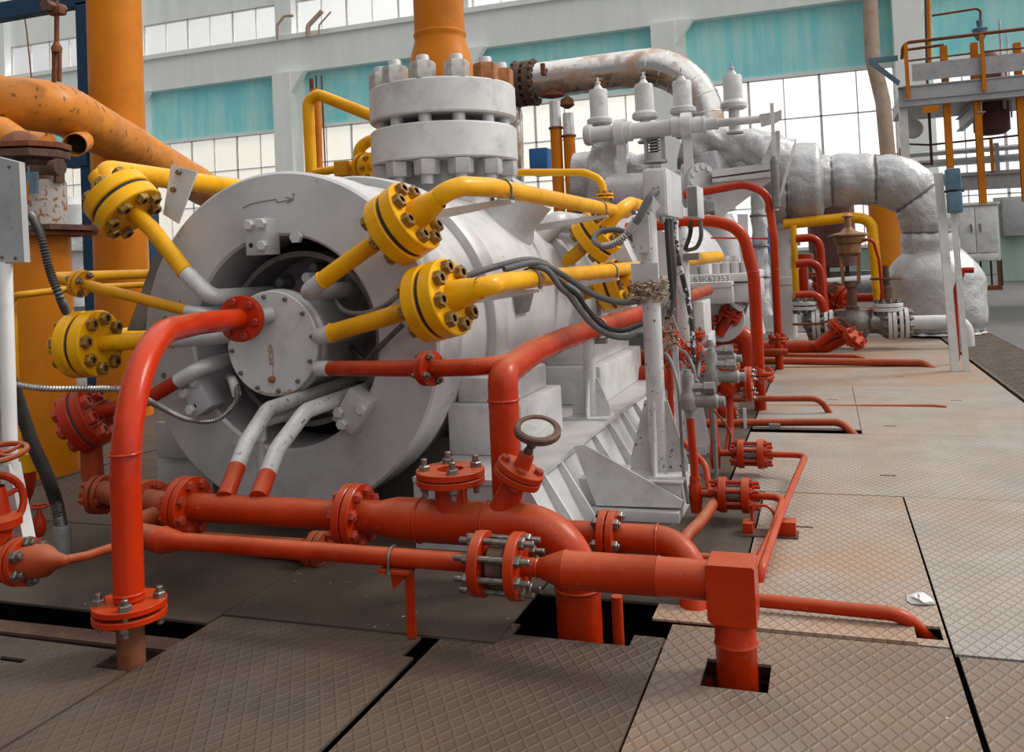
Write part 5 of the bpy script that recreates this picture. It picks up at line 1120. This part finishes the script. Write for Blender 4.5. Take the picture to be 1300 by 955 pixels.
# ================================================================== TURBINE
tb = thing('turbine', 'grey turbine with horizontal split casing behind the compressor', 'turbine', (-2.2, 9, .3))
fl0 = K(878, 362, 8.9); fr = K(955, 345, 8.9); fz0 = K(905, 385, 8.9).z; fz1 = K(905, 360, 8.9).z; fz2 = K(905, 348, 8.9).z
obj('lower_half', bx(-3.0, fr.x, 8.9, 10.6, fz0, fz1, .02), 'silver', tb)
obj('split_flange', bx(-3.1, fr.x, 8.86, 10.7, fz1+.01, fz2+.0, .012), 'silver_light', tb)
xq_ = K(931, 360, 8.8).x
obj('side_step', bx(-1.7, xq_, 8.72, 8.9, fz0+.0, fz1-.0, .015), 'silver', tb)
obj('side_step', bx(-1.75, xq_+.0, 8.70, 8.9, K(905, 366, 8.7).z, fz1+.02, .01), 'silver_light', tb)
for x in (894, 910, 922, 934, 946):
    p = K(x, 345, 8.98); obj('casing_bolt', lathe(bmesh.new(), (p.x, 8.98, fz2), ZV, [(0, .045), (.10, .045), (.11, .035), (.17, .035), (.17, 0)], 12), 'silver_light', tb)
obj('upper_casing', lathe(bmesh.new(), V((-1.75, 0, fz2-.05)), YV, [(8.95, 0), (8.95, .55), (9.15, .68), (9.4, .72), (10.3, .72), (10.4, .6), (10.4, 0)], 48), 'silver', tb)
obj('bearing_face', disc(bmesh.new(), K(916, 405, 9.15), YV, .23, .1, 40), 'silver', tb)
obj('lower_casing', lathe(bmesh.new(), V((-1.9, 0, fz0-.05)), YV, [(9.2, 0), (9.2, .55), (10.4, .6), (10.4, 0)], 36), 'silver_dark', tb)
obj('leg', prism([K(930, 383, 8.95), K(943, 391, 8.95), K(940, 396, 8.95), K(928, 388, 8.95)], (0, .5, 0)), 'silver', tb)
obj('leg', prism([K(938, 385, 9.3), K(950, 385, 9.3), K(938, 425, 9.3), K(924, 425, 9.3)], (0, .15, 0)), 'silver_dark', tb)
for x0, x1, y0, y1, Y in ((880, 893, 383, 428, 8.0), (884, 900, 425, 470, 8.2)): obj('pedestal', bx(K(x0, y0, Y).x, K(x1, y0, Y).x, Y, Y+.5, K(x0, y1, Y).z, K(x0, y0, Y).z, .01), 'silver_light', tb)
obj('base_block', bx(-3.2, K(905, 430, 8.9).x, 8.9, 10.8, 0, fz0-.3), 'silver_dark', tb)
text('63К62353', .082, K(880, 355.5, 8.69), (1, 0, 0), (0, 0, 1), 'silver_dark', tb, 'stamped_number', .003)
# insulation blankets
def blanket(parent, name, pts, r, seg=40, amp=.03, freq=2.5, mat='cloth', cinch=(), step=.05):
    c_ = resample(tocurve(pts, .9 if len(pts) > 2 else 0, 14), step); L = len(c_)
    rr = [(r(i/(L-1)) if callable(r) else r) for i in range(L)]
    for f in cinch:
        for i in range(L):
            d_ = abs(i/(L-1)-f)*(L-1)*step; rr[i] *= 1-.11*math.exp(-(d_/.07)**2)
    def rf(q_, d, i, j, r0):
        g = min([abs(i/(L-1)-f)*(L-1)*step for f in cinch]+[9.])
        return q_+d*(.018*r0/.4*math.exp(-g/.22)*math.sin(j*2.3+noise.noise(q_)*9))+d*(noise.noise(q_*freq)*amp+noise.noise(V((q_.x*7, q_.y*7, q_.z*7)))*amp*.45-abs(noise.noise(q_*freq*1.7+V((9, 3, 1))))*amp*.5)
    o = obj(name, sweep(bmesh.new(), c_, rr, seg, rf), mat, parent, None, 70)
    for f in cinch:
        i = int(round(f*(L-1))); i = min(max(i, 1), L-2); obj('seam', torus(bmesh.new(), c_[i], c_[i+1]-c_[i-1], rr[i]*1.015, .022, 40, 6), 'silver_dark', o)
    return o
ti = thing('insulated_turbine_head', 'blanket-wrapped silver turbine head under the row of spring cylinders', 'turbine head', (-2, 10.4, 1.4))
y0 = 11.3
obj_ = blanket(ti, 'blanket', [K(733, 232, y0+.3), K(835, 232, y0+.3)], lambda f: .42+.06*math.sin(f*6), amp=.09)
blanket(ti, 'blanket', [K(772, 290, y0), K(772, 178, y0)], lambda f: .34-.12*f*f, amp=.08)
blanket(ti, 'blanket', [K(905, 270, y0+.5), K(896, 195, y0+.5)], lambda f: .32-.08*f, amp=.06)
blanket(ti, 'blanket', [K(880, 178, y0+.5), K(985, 195, y0+.5)], lambda f: .24+.03*math.sin(f*9), amp=.10, freq=4)
blanket(ti, 'wrapped_pipe', [K(960, 240, y0+.9), K(965, 300, y0+.9), K(970, 400, y0+.9)], .105, 24, .035, 6, cinch=(.2, .45, .7))
blanket(ti, 'end_bell', [K(870, 185, y0+1.5), K(1000, 215, y0+1.5)], lambda f: .42, amp=.08)
obj('smooth_casing', lathe(bmesh.new(), K(915, 330, y0+.3), V((-.15, 0, 1)), [(-1.0, 0), (-1.0, .36), (.2, .36), (.55, .25), (.6, 0)], 36), 'silver', ti)
obj('flange_drum', lathe(bmesh.new(), K(872, 236, y0-.2), XV, [(-.5, .0), (-.5, .20), (-.05, .21), (-.04, .27), (.03, .27), (.04, .22), (.20, .2), (.20, 0)], 36), 'silver', ti)
bm = bmesh.new()
nb = stud_mesh(.10, .022, .03, 'silver')
fd_ = obj('bolted_flange', disc(bm, K(890, 232, y0-.35), V((.8, -.6, 0)), .24, .06, 40), 'silver', ti)
for k in range(12): a = 2*PI*k/12; u_, w_ = ortho(V((.8, -.6, 0))); inst('stud', nb, frame(K(890, 232, y0-.35)+(u_*math.cos(a)+w_*math.sin(a))*.19, V((.8, -.6, 0)), a), fd_)
obj('drum', lathe(bmesh.new(), K(800, 240, y0-.5), XV, [(-.28, .0), (-.28, .17), (-.2, .19), (.20, .19), (.22, .24), (.27, .24), (.27, 0)], 30), 'silver', ti)
# ---- spring cylinders on the cam shaft
ys_ = 11.3
vg = thing('control_valve_gear', 'silver cam shaft with arms and spring cylinder row above the turbine head', 'valve gear', K(850, 215, ys_))
sh0 = K(741, 172, ys_-.42); sh1 = K(972, 151, ys_-.42); sz = (sh0.z+sh1.z)/2
S = lambda x: V((K(x, 162, ys_-.42).x, ys_-.42, sz))
obj('shaft', lathe(bmesh.new(), V((0, ys_-.42, sz)), XV, [(S(742).x, 0), (S(742).x, .115), (S(745).x, .135), (S(751).x, .135), (S(752).x, .10), (S(765).x, .10), (S(766).x, .10), (S(787).x, .10), (S(789).x, .125), (S(802).x, .125), (S(803).x, .10), (S(852).x, .10), (S(853).x, .118), (S(866).x, .118), (S(868).x, .095), (S(892).x, .095), (S(893).x, .105), (S(896).x, .105), (S(897).x, .075), (S(912).x, .075), (S(913).x, .05), (S(965).x, .045), (S(965).x, 0)], 28), 'silver', vg)
for x in (787, 872):
    a_ = bmesh.new(); lathe(a_, S(x), XV, [(-.06, .10), (-.06, .165), (.06, .165), (.06, .10)], 24, True); prism([S(x)+V((-.045, -.04, -.12)), S(x)+V((.045, -.04, -.12)), S(x)+V((.06, -.04, -.62)), S(x)+V((-.06, -.04, -.62))], (0, .08, 0), a_); obj('arm', a_, 'silver_light', vg)
def cyl_unit(x, ytop, ybot, yflb, r, lb, spring=False):
    c = K(x, ybot, ys_-.1); zb_, zt_ = c.z, K(x, ytop, ys_-.1).z; zf = K(x, yflb, ys_-.1).z
    t = thing('spring_cylinder', lb, 'spring cylinder', V((c.x, ys_-.1, zf)), 'spring cylinders over the turbine')
    o_ = V((c.x, ys_-.1, 0))
    obj('barrel', lathe(bmesh.new(), o_, ZV, [(zb_, 0), (zb_, r), (zt_-.02, r), (zt_, r*.93), (zt_, 0)], 26), 'silver_light', t)
    obj('flange', lathe(bmesh.new(), o_, ZV, [(zf-.02, 0), (zf-.02, r*1.15), (zf, r*1.38), (zf+.05, r*1.38), (zb_+.01, r*1.05)], 26), 'silver', t)
    obj('top_stud', lathe(bmesh.new(), o_, ZV, [(zt_-.005, r*.62), (zt_+.02, r*.5), (zt_+.07, r*.22), (zt_+.08, r*.3), (zt_+.10, r*.3), (zt_+.11, r*.12), (zt_+.16, r*.12), (zt_+.16, 0)], 14), 'silver', t)
    obj('yoke', lathe(bmesh.new(), o_, ZV, [(zf-.32, r*.85), (zf-.3, r*.95), (zf-.27, r*.6), (zf-.02, r*.55)], 20), 'silver', t)
    return t
cyl_unit(761, 114, 150, 157, .118, 'leftmost silver spring cylinder, set lowest of the row')
cyl_unit(818.5, 107, 142, 150, .118, 'second silver spring cylinder from the left, over the coil spring')
cyl_unit(867, 103, 136, 143, .118, 'third silver spring cylinder, in front of the shiny pipe elbow')
cyl_unit(931, 96, 128, 137, .116, 'rightmost silver spring cylinder, standing apart over the shaft end')
c = K(832, 205, ys_-.25); t = thing('coil_spring', 'coil spring in a slotted silver housing below the cam shaft', 'spring', c)
zt_ = K(832, 172, ys_-.25).z
hb = bmesh.new(); lathe(hb, V((c.x, c.y, 0)), ZV, [(c.z-.02, .15), (c.z+.01, .15), (c.z+.015, .115), (c.z+.10, .11)], 26); obj('housing', hb, 'silver', t)
for s in (-1, 1): obj('housing_side', bx(c.x+s*.105-.02, c.x+s*.105+.02, c.y-.05, c.y+.05, c.z, zt_+.05), 'silver', t)
hx = [V((c.x+.065*math.cos(a*.5), c.y+.065*math.sin(a*.5), c.z+.10+(zt_-c.z-.05)*a/90)) for a in range(91)]
obj('spring', sweep(bmesh.new(), hx, .011, 8), 'silver', t); obj('spring_cap', disc(bmesh.new(), V((c.x, c.y, zt_+.06)), ZV, .15, .03, 26), 'silver_light', t)
obj('core', lathe(bmesh.new(), V((c.x, c.y, 0)), ZV, [(c.z, .045), (zt_+.05, .045)], 12), 'gasket', t)
obj('crank', prism([K(964, 145, ys_-.45), K(985, 142, ys_-.45), K(992, 139, ys_-.45), K(992, 150, ys_-.45), K(984, 155, ys_-.45), K(966, 160, ys_-.45)], (0, .10, 0)), 'silver', vg)
obj('link_rod', bx(K(986, 200, ys_).x-.02, K(986, 200, ys_).x+.02, ys_-.58, ys_-.54, K(988, 270, ys_).z, K(985, 140, ys_).z), 'silver_light', vg)
obj('turnbuckle', lathe(bmesh.new(), V((K(987, 230, ys_).x, ys_-.56, K(987, 268, ys_).z)), ZV, [(0, .02), (.02, .045), (.35, .045), (.55, .05), (.62, .02), (.62, 0)], 12), 'silver_dark', vg)
br = thing('support_bracket', 'large grey triangular bracket plate right of the cam shaft', 'bracket', K(945, 260, 10.9))
obj('beam', prism([K(904, 216, 10.9), K(985, 206, 10.9), K(985, 214, 10.9), K(904, 225, 10.9)], (0, .3, 0)), 'silver_light', br)
obj('beam', prism([K(904, 227, 10.9), K(985, 217, 10.9), K(985, 224, 10.9), K(904, 232, 10.9)], (0, .3, 0)), 'silver_light', br)
obj('fin', prism([K(966, 207, 11.0), K(985, 166, 11.0), K(990, 166, 11.0), K(990, 207, 11.0)], (0, .04, 0)), 'silver', br)
obj('gusset', prism([K(904, 232, 10.95), K(984, 225, 10.95), K(915, 276, 10.95), K(908, 276, 10.95)], (0, .05, 0)), 'silver_light', br)
obj('hung_plate', prism([K(936, 272, 10.7), K(949, 272, 10.7), K(950, 330, 10.7), K(939, 326, 10.7)], (0, .06, 0)), 'silver', br)
# white column right of the turbine
t = thing('white_column', 'white round column with two collars right of the tall red bends', 'column', P(1001, 428, Z=0))
c = P(1001, 428, Z=0); zz = lambda y: K(999, y, c.y).z
obj('shaft', lathe(bmesh.new(), c, ZV, [(0, .15), (zz(362), .15), (zz(361), .17), (zz(352), .17), (zz(351), .145), (zz(291), .145), (zz(290), .17), (zz(280), .17), (zz(279), .10), (zz(270), .08), (zz(270), 0)], 30), 'white', t)
for y in (306, 337, 375): obj('side_boss', lathe(bmesh.new(), K(1006, y, c.y-.05), XV, [(0, .08), (.12, .08), (.12, 0)], 16), 'white', t)
# ================================================================== CLAD STEAM PIPE
sp_ = thing('clad_pipe', 'large shiny metal-clad pipe with rust stains bending down behind the turbine', 'pipe', K(893, 230, 14))
cy = 14
cpts = tocurve([K(668, 105, cy), K(893, 76, cy), K(897, 240, cy)], 1.15, 12)
obj('cladding', sweep(bmesh.new(), cpts, .30, 40), 'clad', sp_)
for q in cpts[2:-1:2]: i = cpts.index(q); obj('band', torus(bmesh.new(), q, cpts[i+1]-cpts[i-1], .302, .008, 40, 6), 'clad', sp_)
obj('tube', sweep(bmesh.new(), [K(640, 110, cy), K(668, 105, cy)], .29, 32), 'clad', sp_)
flange(sp_, K(668, 106, cy), XV, .375, .10, .06, 16, .035, .33, mat='rust_dark', bmat='rust_dark', stick=.5, seg=40, gR=.85)
obj('down_pipe', tube([K(648, 118, cy), K(655, 150, cy), K(657, 235, cy)], .12, .15), 'clad', sp_)
obj('vent_boss', bx(K(694, 86, cy).x, K(699, 86, cy).x, cy-.36, cy-.3, K(694, 100, cy).z, K(694, 86, cy).z), 'rust', sp_)
t = thing('drain_valves', 'rusty small drain valves hanging under the clad pipe', 'valve', K(707, 132, 13.8))
obj('valve_wheel', lathe(bmesh.new(), K(701, 121, 13.8), ZV, [(-.05, .05), (-.02, .2), (.03, .2), (.06, .04), (.1, .04)], 14), 'rust', t)
obj('valve_body', lathe(bmesh.new(), K(720, 130, 13.8), ZV, [(-.1, .04), (-.05, .12), (.05, .1), (.1, .03)], 12), 'rust', t)
for x, y0_, y1_, lb in ((704, 129, 162, 'taller orange post with grey square cap beneath the clad pipe'), (721, 144, 172, 'shorter orange post with grey square cap beneath the clad pipe')):
    Y_ = 13.0; a = K(x, y0_, Y_); b = K(x+.5, y1_, Y_); e = K(x+2, 222, Y_)
    t = thing('stop_post', lb, 'post', e); obj('shaft', lathe(bmesh.new(), V((a.x, Y_, 0)), ZV, [(.0, .09), (b.z-.02, .09), (b.z-.02, 0)], 16), 'orange', t)
    obj('cap', lathe(bmesh.new(), V((a.x, Y_, 0)), ZV, [(b.z, .092), (a.z, .085), (a.z, .0)], 8), 'silver_light', t); obj('collar', disc(bmesh.new(), V((a.x, Y_, b.z-.01)), ZV, .11, .03, 16), 'rust', t)
solo('blue_box', bx(K(672, 215, 13.5).x, K(695, 215, 13.5).x, 13.5, 13.9, K(680, 222, 13.5).z, K(680, 188, 13.5).z, .02), 'blue', 'blue box standing behind the thin yellow curved pipe', 'box')
# ================================================================== WRAPPED EXHAUST PIPE
we = thing('wrapped_exhaust_pipe', 'huge pipe wrapped in silver quilted blankets bending down to the floor', 'pipe', (1.5, 15.4, 0))
Yw = 15.4
blanket(we, 'blanket', [K(960, 236, Yw), K(1046, 232, Yw)], lambda f: .66*(1 if f < .9 else 1-.35*((f-.9)/.1)**2), 44, .03, 1.5, cinch=(.5,))
blanket(we, 'blanket', [K(1040, 231, Yw), K(1178, 224, Yw), K(1182, 392, Yw)], .42, 44, .032, 2.6, cinch=(.06, .26, .46, .64, .82))
bb = P(1174, 428, Z=0)
blanket(we, 'blanket', [V((1.62, Yw, .04)), V((1.62, Yw, .75)), V((1.60, Yw, 1.32))], lambda f: .72-.30*max(0, (f-.6)/.4)**2, 44, .045, 2.2, cinch=(.05,))
t = thing('drain_pipe', 'silver horizontal drain pipe with elbow in front of the wrapped pipe foot', 'pipe', P(1228, 440, Z=0))
q0 = P(1228, 441, Z=0); zq = K(1180, 409, q0.y).z
obj('tube', tube([V((K(1148, 409, q0.y).x, q0.y, zq)), V((q0.x, q0.y, zq)), V((q0.x, q0.y, 0))], .095, .16, 22), 'silver_light', t)
flange(t, V((K(1147, 409, q0.y).x, q0.y, zq)), XV, .21, .05, .02, 10, .02, mat='silver_light', bmat='bolt', seg=30)
# valves between the column and the wrapped pipe
q1 = V((K(1128, 405, q0.y).x, q0.y, zq))
t = thing('globe_valve', 'dark grey flanged valve with flat handwheel at the end of the silver drain pipe', 'valve', q1-V((0, 0, .3)))
obj('body', lathe(bmesh.new(), q1, ZV, [(-.2, .0), (-.2, .06), (-.17, .1), (-.14, .16), (-.02, .20), (.1, .17), (.2, .14)], 24), 'silver_dark', t)
obj('neck', lathe(bmesh.new(), q1, XV, [(-.33, .13), (.2, .13)], 20), 'silver_dark', t)
flange(t, q1+V((0, 0, .22)), ZV, .20, .05, .01, 10, .018, mat='silver_light', bmat='bolt', seg=28)
obj('bonnet', lathe(bmesh.new(), q1, ZV, [(.26, .12), (.34, .10), (.5, .08), (.52, .05), (.8, .04)], 18), 'rust_dark', t)
handwheel(t, q1+V((0, 0, .62)), ZV, .20, .016, 'rust_dark', 5)
q2 = V((K(1083, 405, q0.y).x, q0.y, zq))
t = thing('control_valve', 'bronze control valve with spring yoke between the grey flanges', 'valve', q2-V((0, 0, .3)))
obj('body', lathe(bmesh.new(), q2, ZV, [(-.33, .0), (-.33, .06), (-.2, .17), (-.05, .27), (.1, .27), (.16, .24), (.20, .24), (.20, .12)], 26), 'steel', t)
obj('neck', lathe(bmesh.new(), q2, XV, [(-.45, .15), (.45, .15)], 20), 'steel', t)
obj('lower_stem', lathe(bmesh.new(), q2, ZV, [(.2, .09), (.24, .09), (.26, .065), (.5, .06), (.52, .09), (.6, .09)], 16), 'rust_dark', t)
for s in (-1, 1): obj('yoke_bar', bar(bmesh.new(), q2+V((s*.10, 0, .55)), q2+V((s*.12, 0, 1.0)), .04, .05), 'bronze', t)
obj('spring_case', lathe(bmesh.new(), q2, ZV, [(.95, .09), (1.0, .16), (1.12, .16), (1.14, .20), (1.22, .21), (1.24, .28), (1.26, .28), (1.3, .12), (1.36, .05), (1.5, .045), (1.52, .08), (1.56, .03), (1.56, 0)], 22), 'bronze', t)
flange(t, q2+V((.50, 0, 0)), XV, .24, .05, .01, 10, .02, mat='silver_light', bmat='bolt', seg=28)
flange(t, q2-V((.50, 0, 0)), XV, .22, .05, .01, 10, .02, mat='silver_light', bmat='bolt', seg=28)
q3 = V((K(1031, 400, q0.y).x, q0.y, zq+.05))
t = thing('globe_valve', 'dark flanged valve without wheel beside the white column', 'valve', q3-V((0, 0, .3)))
obj('body', lathe(bmesh.new(), q3, ZV, [(-.32, .0), (-.32, .05), (-.15, .10), (-.05, .15), (.05, .15), (.15, .1)], 22), 'silver_dark', t)
flange(t, q3+V((-.10, 0, .22)), ZV, .18, .05, .02, 8, .018, mat='silver_light', bmat='bolt', seg=26)
flange(t, q3+V((.22, 0, -.05)), XV, .20, .05, .02, 8, .018, mat='silver_light', bmat='bolt', seg=26)
Yh = 14.3
for y, lb in ((303, 'topmost of three hooked red pipes right of the white column'), (335, 'middle of three hooked red pipes right of the white column'), (375, 'lowest of three hooked red pipes right of the white column')):
    x2 = 1044 if y < 340 else 1047; Y_ = Yh-(y-303)*.012
    spipe('hooked_pipe', lb, [K(1010, y, Y_), K(x2-4, y-2, Y_), K(x2+(435-y)*.05, 435, Y_)], .062 if y < 340 else .055, 'red', .22, group='hooked red pipes')
t = pipe('yellow_frame_pipe', 'yellow pipe frame arching over the red valve cluster', [K(995, 285, 15), K(1080, 276, 15), K(1106, 279, 15), K(1118, 400, 15)], .085, 'yellow', .25)
spipe('yellow_upright', 'thin yellow upright pipe right behind the white column', [K(1007, 286, 14.8), K(1011, 378, 14.8)], .05, 'yellow', 0)
spipe('thin_red_loop', 'thin red tube looping down right of the yellow upright', [K(1092, 306, 13.4), K(1108, 303, 13.4), K(1116, 330, 13.4), K(1123, 405, 13.4), K(1070, 408, 13.4), K(1060, 406, 13.4)], .022, 'red', .2)
spipe('copper_tube', 'thin copper tube sagging across the grey flanges', [K(1006, 412, 13.2), K(1040, 411, 13.2), K(1064, 404, 13.2), K(1072, 407, 13.2), K(1080, 416, 13.2)], .018, 'rust', .3)
t = thing('red_valve_cluster', 'group of red pipes and slanted flanges behind the hooked pipes', 'pipe', K(1040, 420, 14.9))
obj('tube', tube([K(1010, 386, 14.9), K(1046, 383, 14.9), K(1066, 400, 14.9)], .11, .1), 'red', t)
obj('tube', tube([K(1018, 328, 15.4), K(1020, 372, 15.4)], .09, 0), 'red', t); obj('cap', disc(bmesh.new(), K(1018, 326, 15.4), ZV, .18, .09, 20), 'red', t)
obj('tube', tube([K(1085, 378, 15.4), K(1112, 378, 15.4)], .07, 0), 'red', t); obj('tube', tube([K(1090, 394, 15), K(1112, 394, 15)], .05, 0), 'red', t)
flange(t, K(1071, 377, 14.7), V((.7, -.4, -.5)), .19, .07, .02, 6, .02, mat='red', bmat='bolt_r', seg=24)
flange(t, K(1054, 372, 15.0), V((.7, -.4, -.5)), .15, .06, .02, 6, .02, mat='red', bmat='bolt_r', seg=24)
obj('valve_wheel', disc(bmesh.new(), K(1060, 367, 14.8), V((0, -1, .2)), .11, .04, 24), 'rust_dark', t)
valve('gate_valve', 'small red valve with handwheel behind the hooked pipes', K(1037, 362, 14.8), ZV, V((0, 0, 1)), .09, 'red', stem=1.6, wheelR=1.2)
# dark things farther back
t = thing('brown_tank', 'brown vertical tank standing far behind the yellow pipe frame', 'tank', P(1056, 345, Y=26)); c = K(1058, 340, 26)
obj('shell', lathe(bmesh.new(), V((c.x, 26, 0)), ZV, [(K(1058, 340, 26).z, 0), (K(1058, 338, 26).z, .62), (K(1058, 270, 26).z+.5, .62), (K(1058, 250, 26).z+.5, .3), (K(1058, 250, 26).z+.5, 0)], 30), 'brown', t)
obj('skirt', bx(c.x-.7, c.x+1.6, 25.8, 26.4, 0, K(1058, 345, 26).z), 'silver_dark', t)
for x in (c.x-.65, c.x-.2, c.x+.3): obj('leg', bx(x, x+.1, 25.7, 25.8, 0, K(1058, 330, 26).z), 'rust_dark', t)
t = thing('far_orange_column', 'orange column far behind the wrapped pipe bend', 'column', P(1132, 372, Z=0)); c = P(1130, 385, Y=20)
obj('shaft', lathe(bmesh.new(), V((c.x, 20, 0)), ZV, [(0, .32), (2.6, .32), (2.6, 0)], 24), 'orange', t); obj('tube', tube([V((c.x-.9, 19.7, .7)), V((c.x+1.2, 19.7, .7))], .10, 0), 'rust_dark', t)
spipe('long_floor_pipe', 'silver horizontal pipe on supports in the far background', [P(1000, 365, Y=18), P(1120, 356, Y=18)], .12, 'silver', 0)
solo('panel', bx(K(966, 325, 13).x, K(978, 325, 13).x, 13, 13.3, K(970, 322, 13).z, K(970, 288, 13).z, .01), 'blue', 'small bright blue panel between the two tall red bends', 'panel')
spipe('thin_wire', 'thin red wire line stretched between the two tall red bends', [K(893, 302, 10), K(975, 303, 10)], .010, 'red_dark', 0, cat='wire')
# pale machinery glimpsed at the left gap
t = thing('pale_pump', 'pale grey machine glimpsed between the orange columns at left', 'machine', P(100, 330, Y=16))
obj('body', lathe(bmesh.new(), K(100, 300, 16), ZV, [(-1.6, .0), (-1.6, .6), (-.4, .6), (-.35, .8), (-.2, .8), (-.1, .5), (.7, .45), (.9, .2), (.9, 0)], 26), 'silver_light', t)
obj('leg', bx(K(100, 300, 16).x-.4, K(100, 300, 16).x+.4, 15.7, 16.3, -.005, K(100, 300, 16).z-1.5), 'silver', t)
obj('pipe_branch', tube([K(100, 290, 15.6), K(118, 290, 15.6), K(122, 330, 15.6)], .15, .1), 'silver', t)
spipe('gas_pipe_end', 'short yellow pipe length with a clip in front of the turbine casing', [K(864, 331, 7.6), K(912, 326, 8.6)], .055, 'yellow', 0)
spipe('red_pipe_end', 'dusty red sloping pipe end right of the pale cable post', [K(862, 381, 7.6), K(899, 368, 8.55)], .05, 'red_dusty', 0)

# ================================================================== LIGHT
w = bpy.data.worlds.new('world'); scn.world = w; w.use_nodes = True; wt = w.node_tree
bg = wt.nodes['Background']; tc = wt.nodes.new('ShaderNodeTexCoord'); sp = wt.nodes.new('ShaderNodeSeparateXYZ'); wt.links.new(tc.outputs['Generated'], sp.inputs[0])
dt = wt.nodes.new('ShaderNodeVectorMath'); dt.operation = 'DOT_PRODUCT'; dt.inputs[1].default_value = V((.62, .42, .66)).normalized(); wt.links.new(tc.outputs['Generated'], dt.inputs[0])
rp = wt.nodes.new('ShaderNodeValToRGB'); e = rp.color_ramp.elements; mp = wt.nodes.new('ShaderNodeMapRange'); mp.inputs[1].default_value = -1; mp.inputs[2].default_value = 1
wt.links.new(dt.outputs['Value'], mp.inputs[0]); wt.links.new(mp.outputs[0], rp.inputs[0])
e[0].position = .36; e[0].color = (.19, .19, .20, 1); e[1].position = .76; e[1].color = (1, .99, .97, 1)
wt.links.new(rp.outputs[0], bg.inputs[0]); bg.inputs[1].default_value = 1.30
sd_ = bpy.data.lights.new('sun', 'SUN'); sd_.energy = 1.9; sd_.angle = math.radians(14); sd_.color = (1, .97, .92)
so = bpy.data.objects.new('sun', sd_); COL.objects.link(so); so.rotation_euler = (-V((.62, .38, .72))).to_track_quat('-Z', 'Y').to_euler()
scn.view_settings.view_transform = 'Standard'; scn.view_settings.look = 'None'; scn.view_settings.exposure = .10; scn.view_settings.gamma = 1; scn.view_settings.use_curve_mapping = False
scn.cycles.max_bounces = 6; scn.cycles.transparent_max_bounces = 12
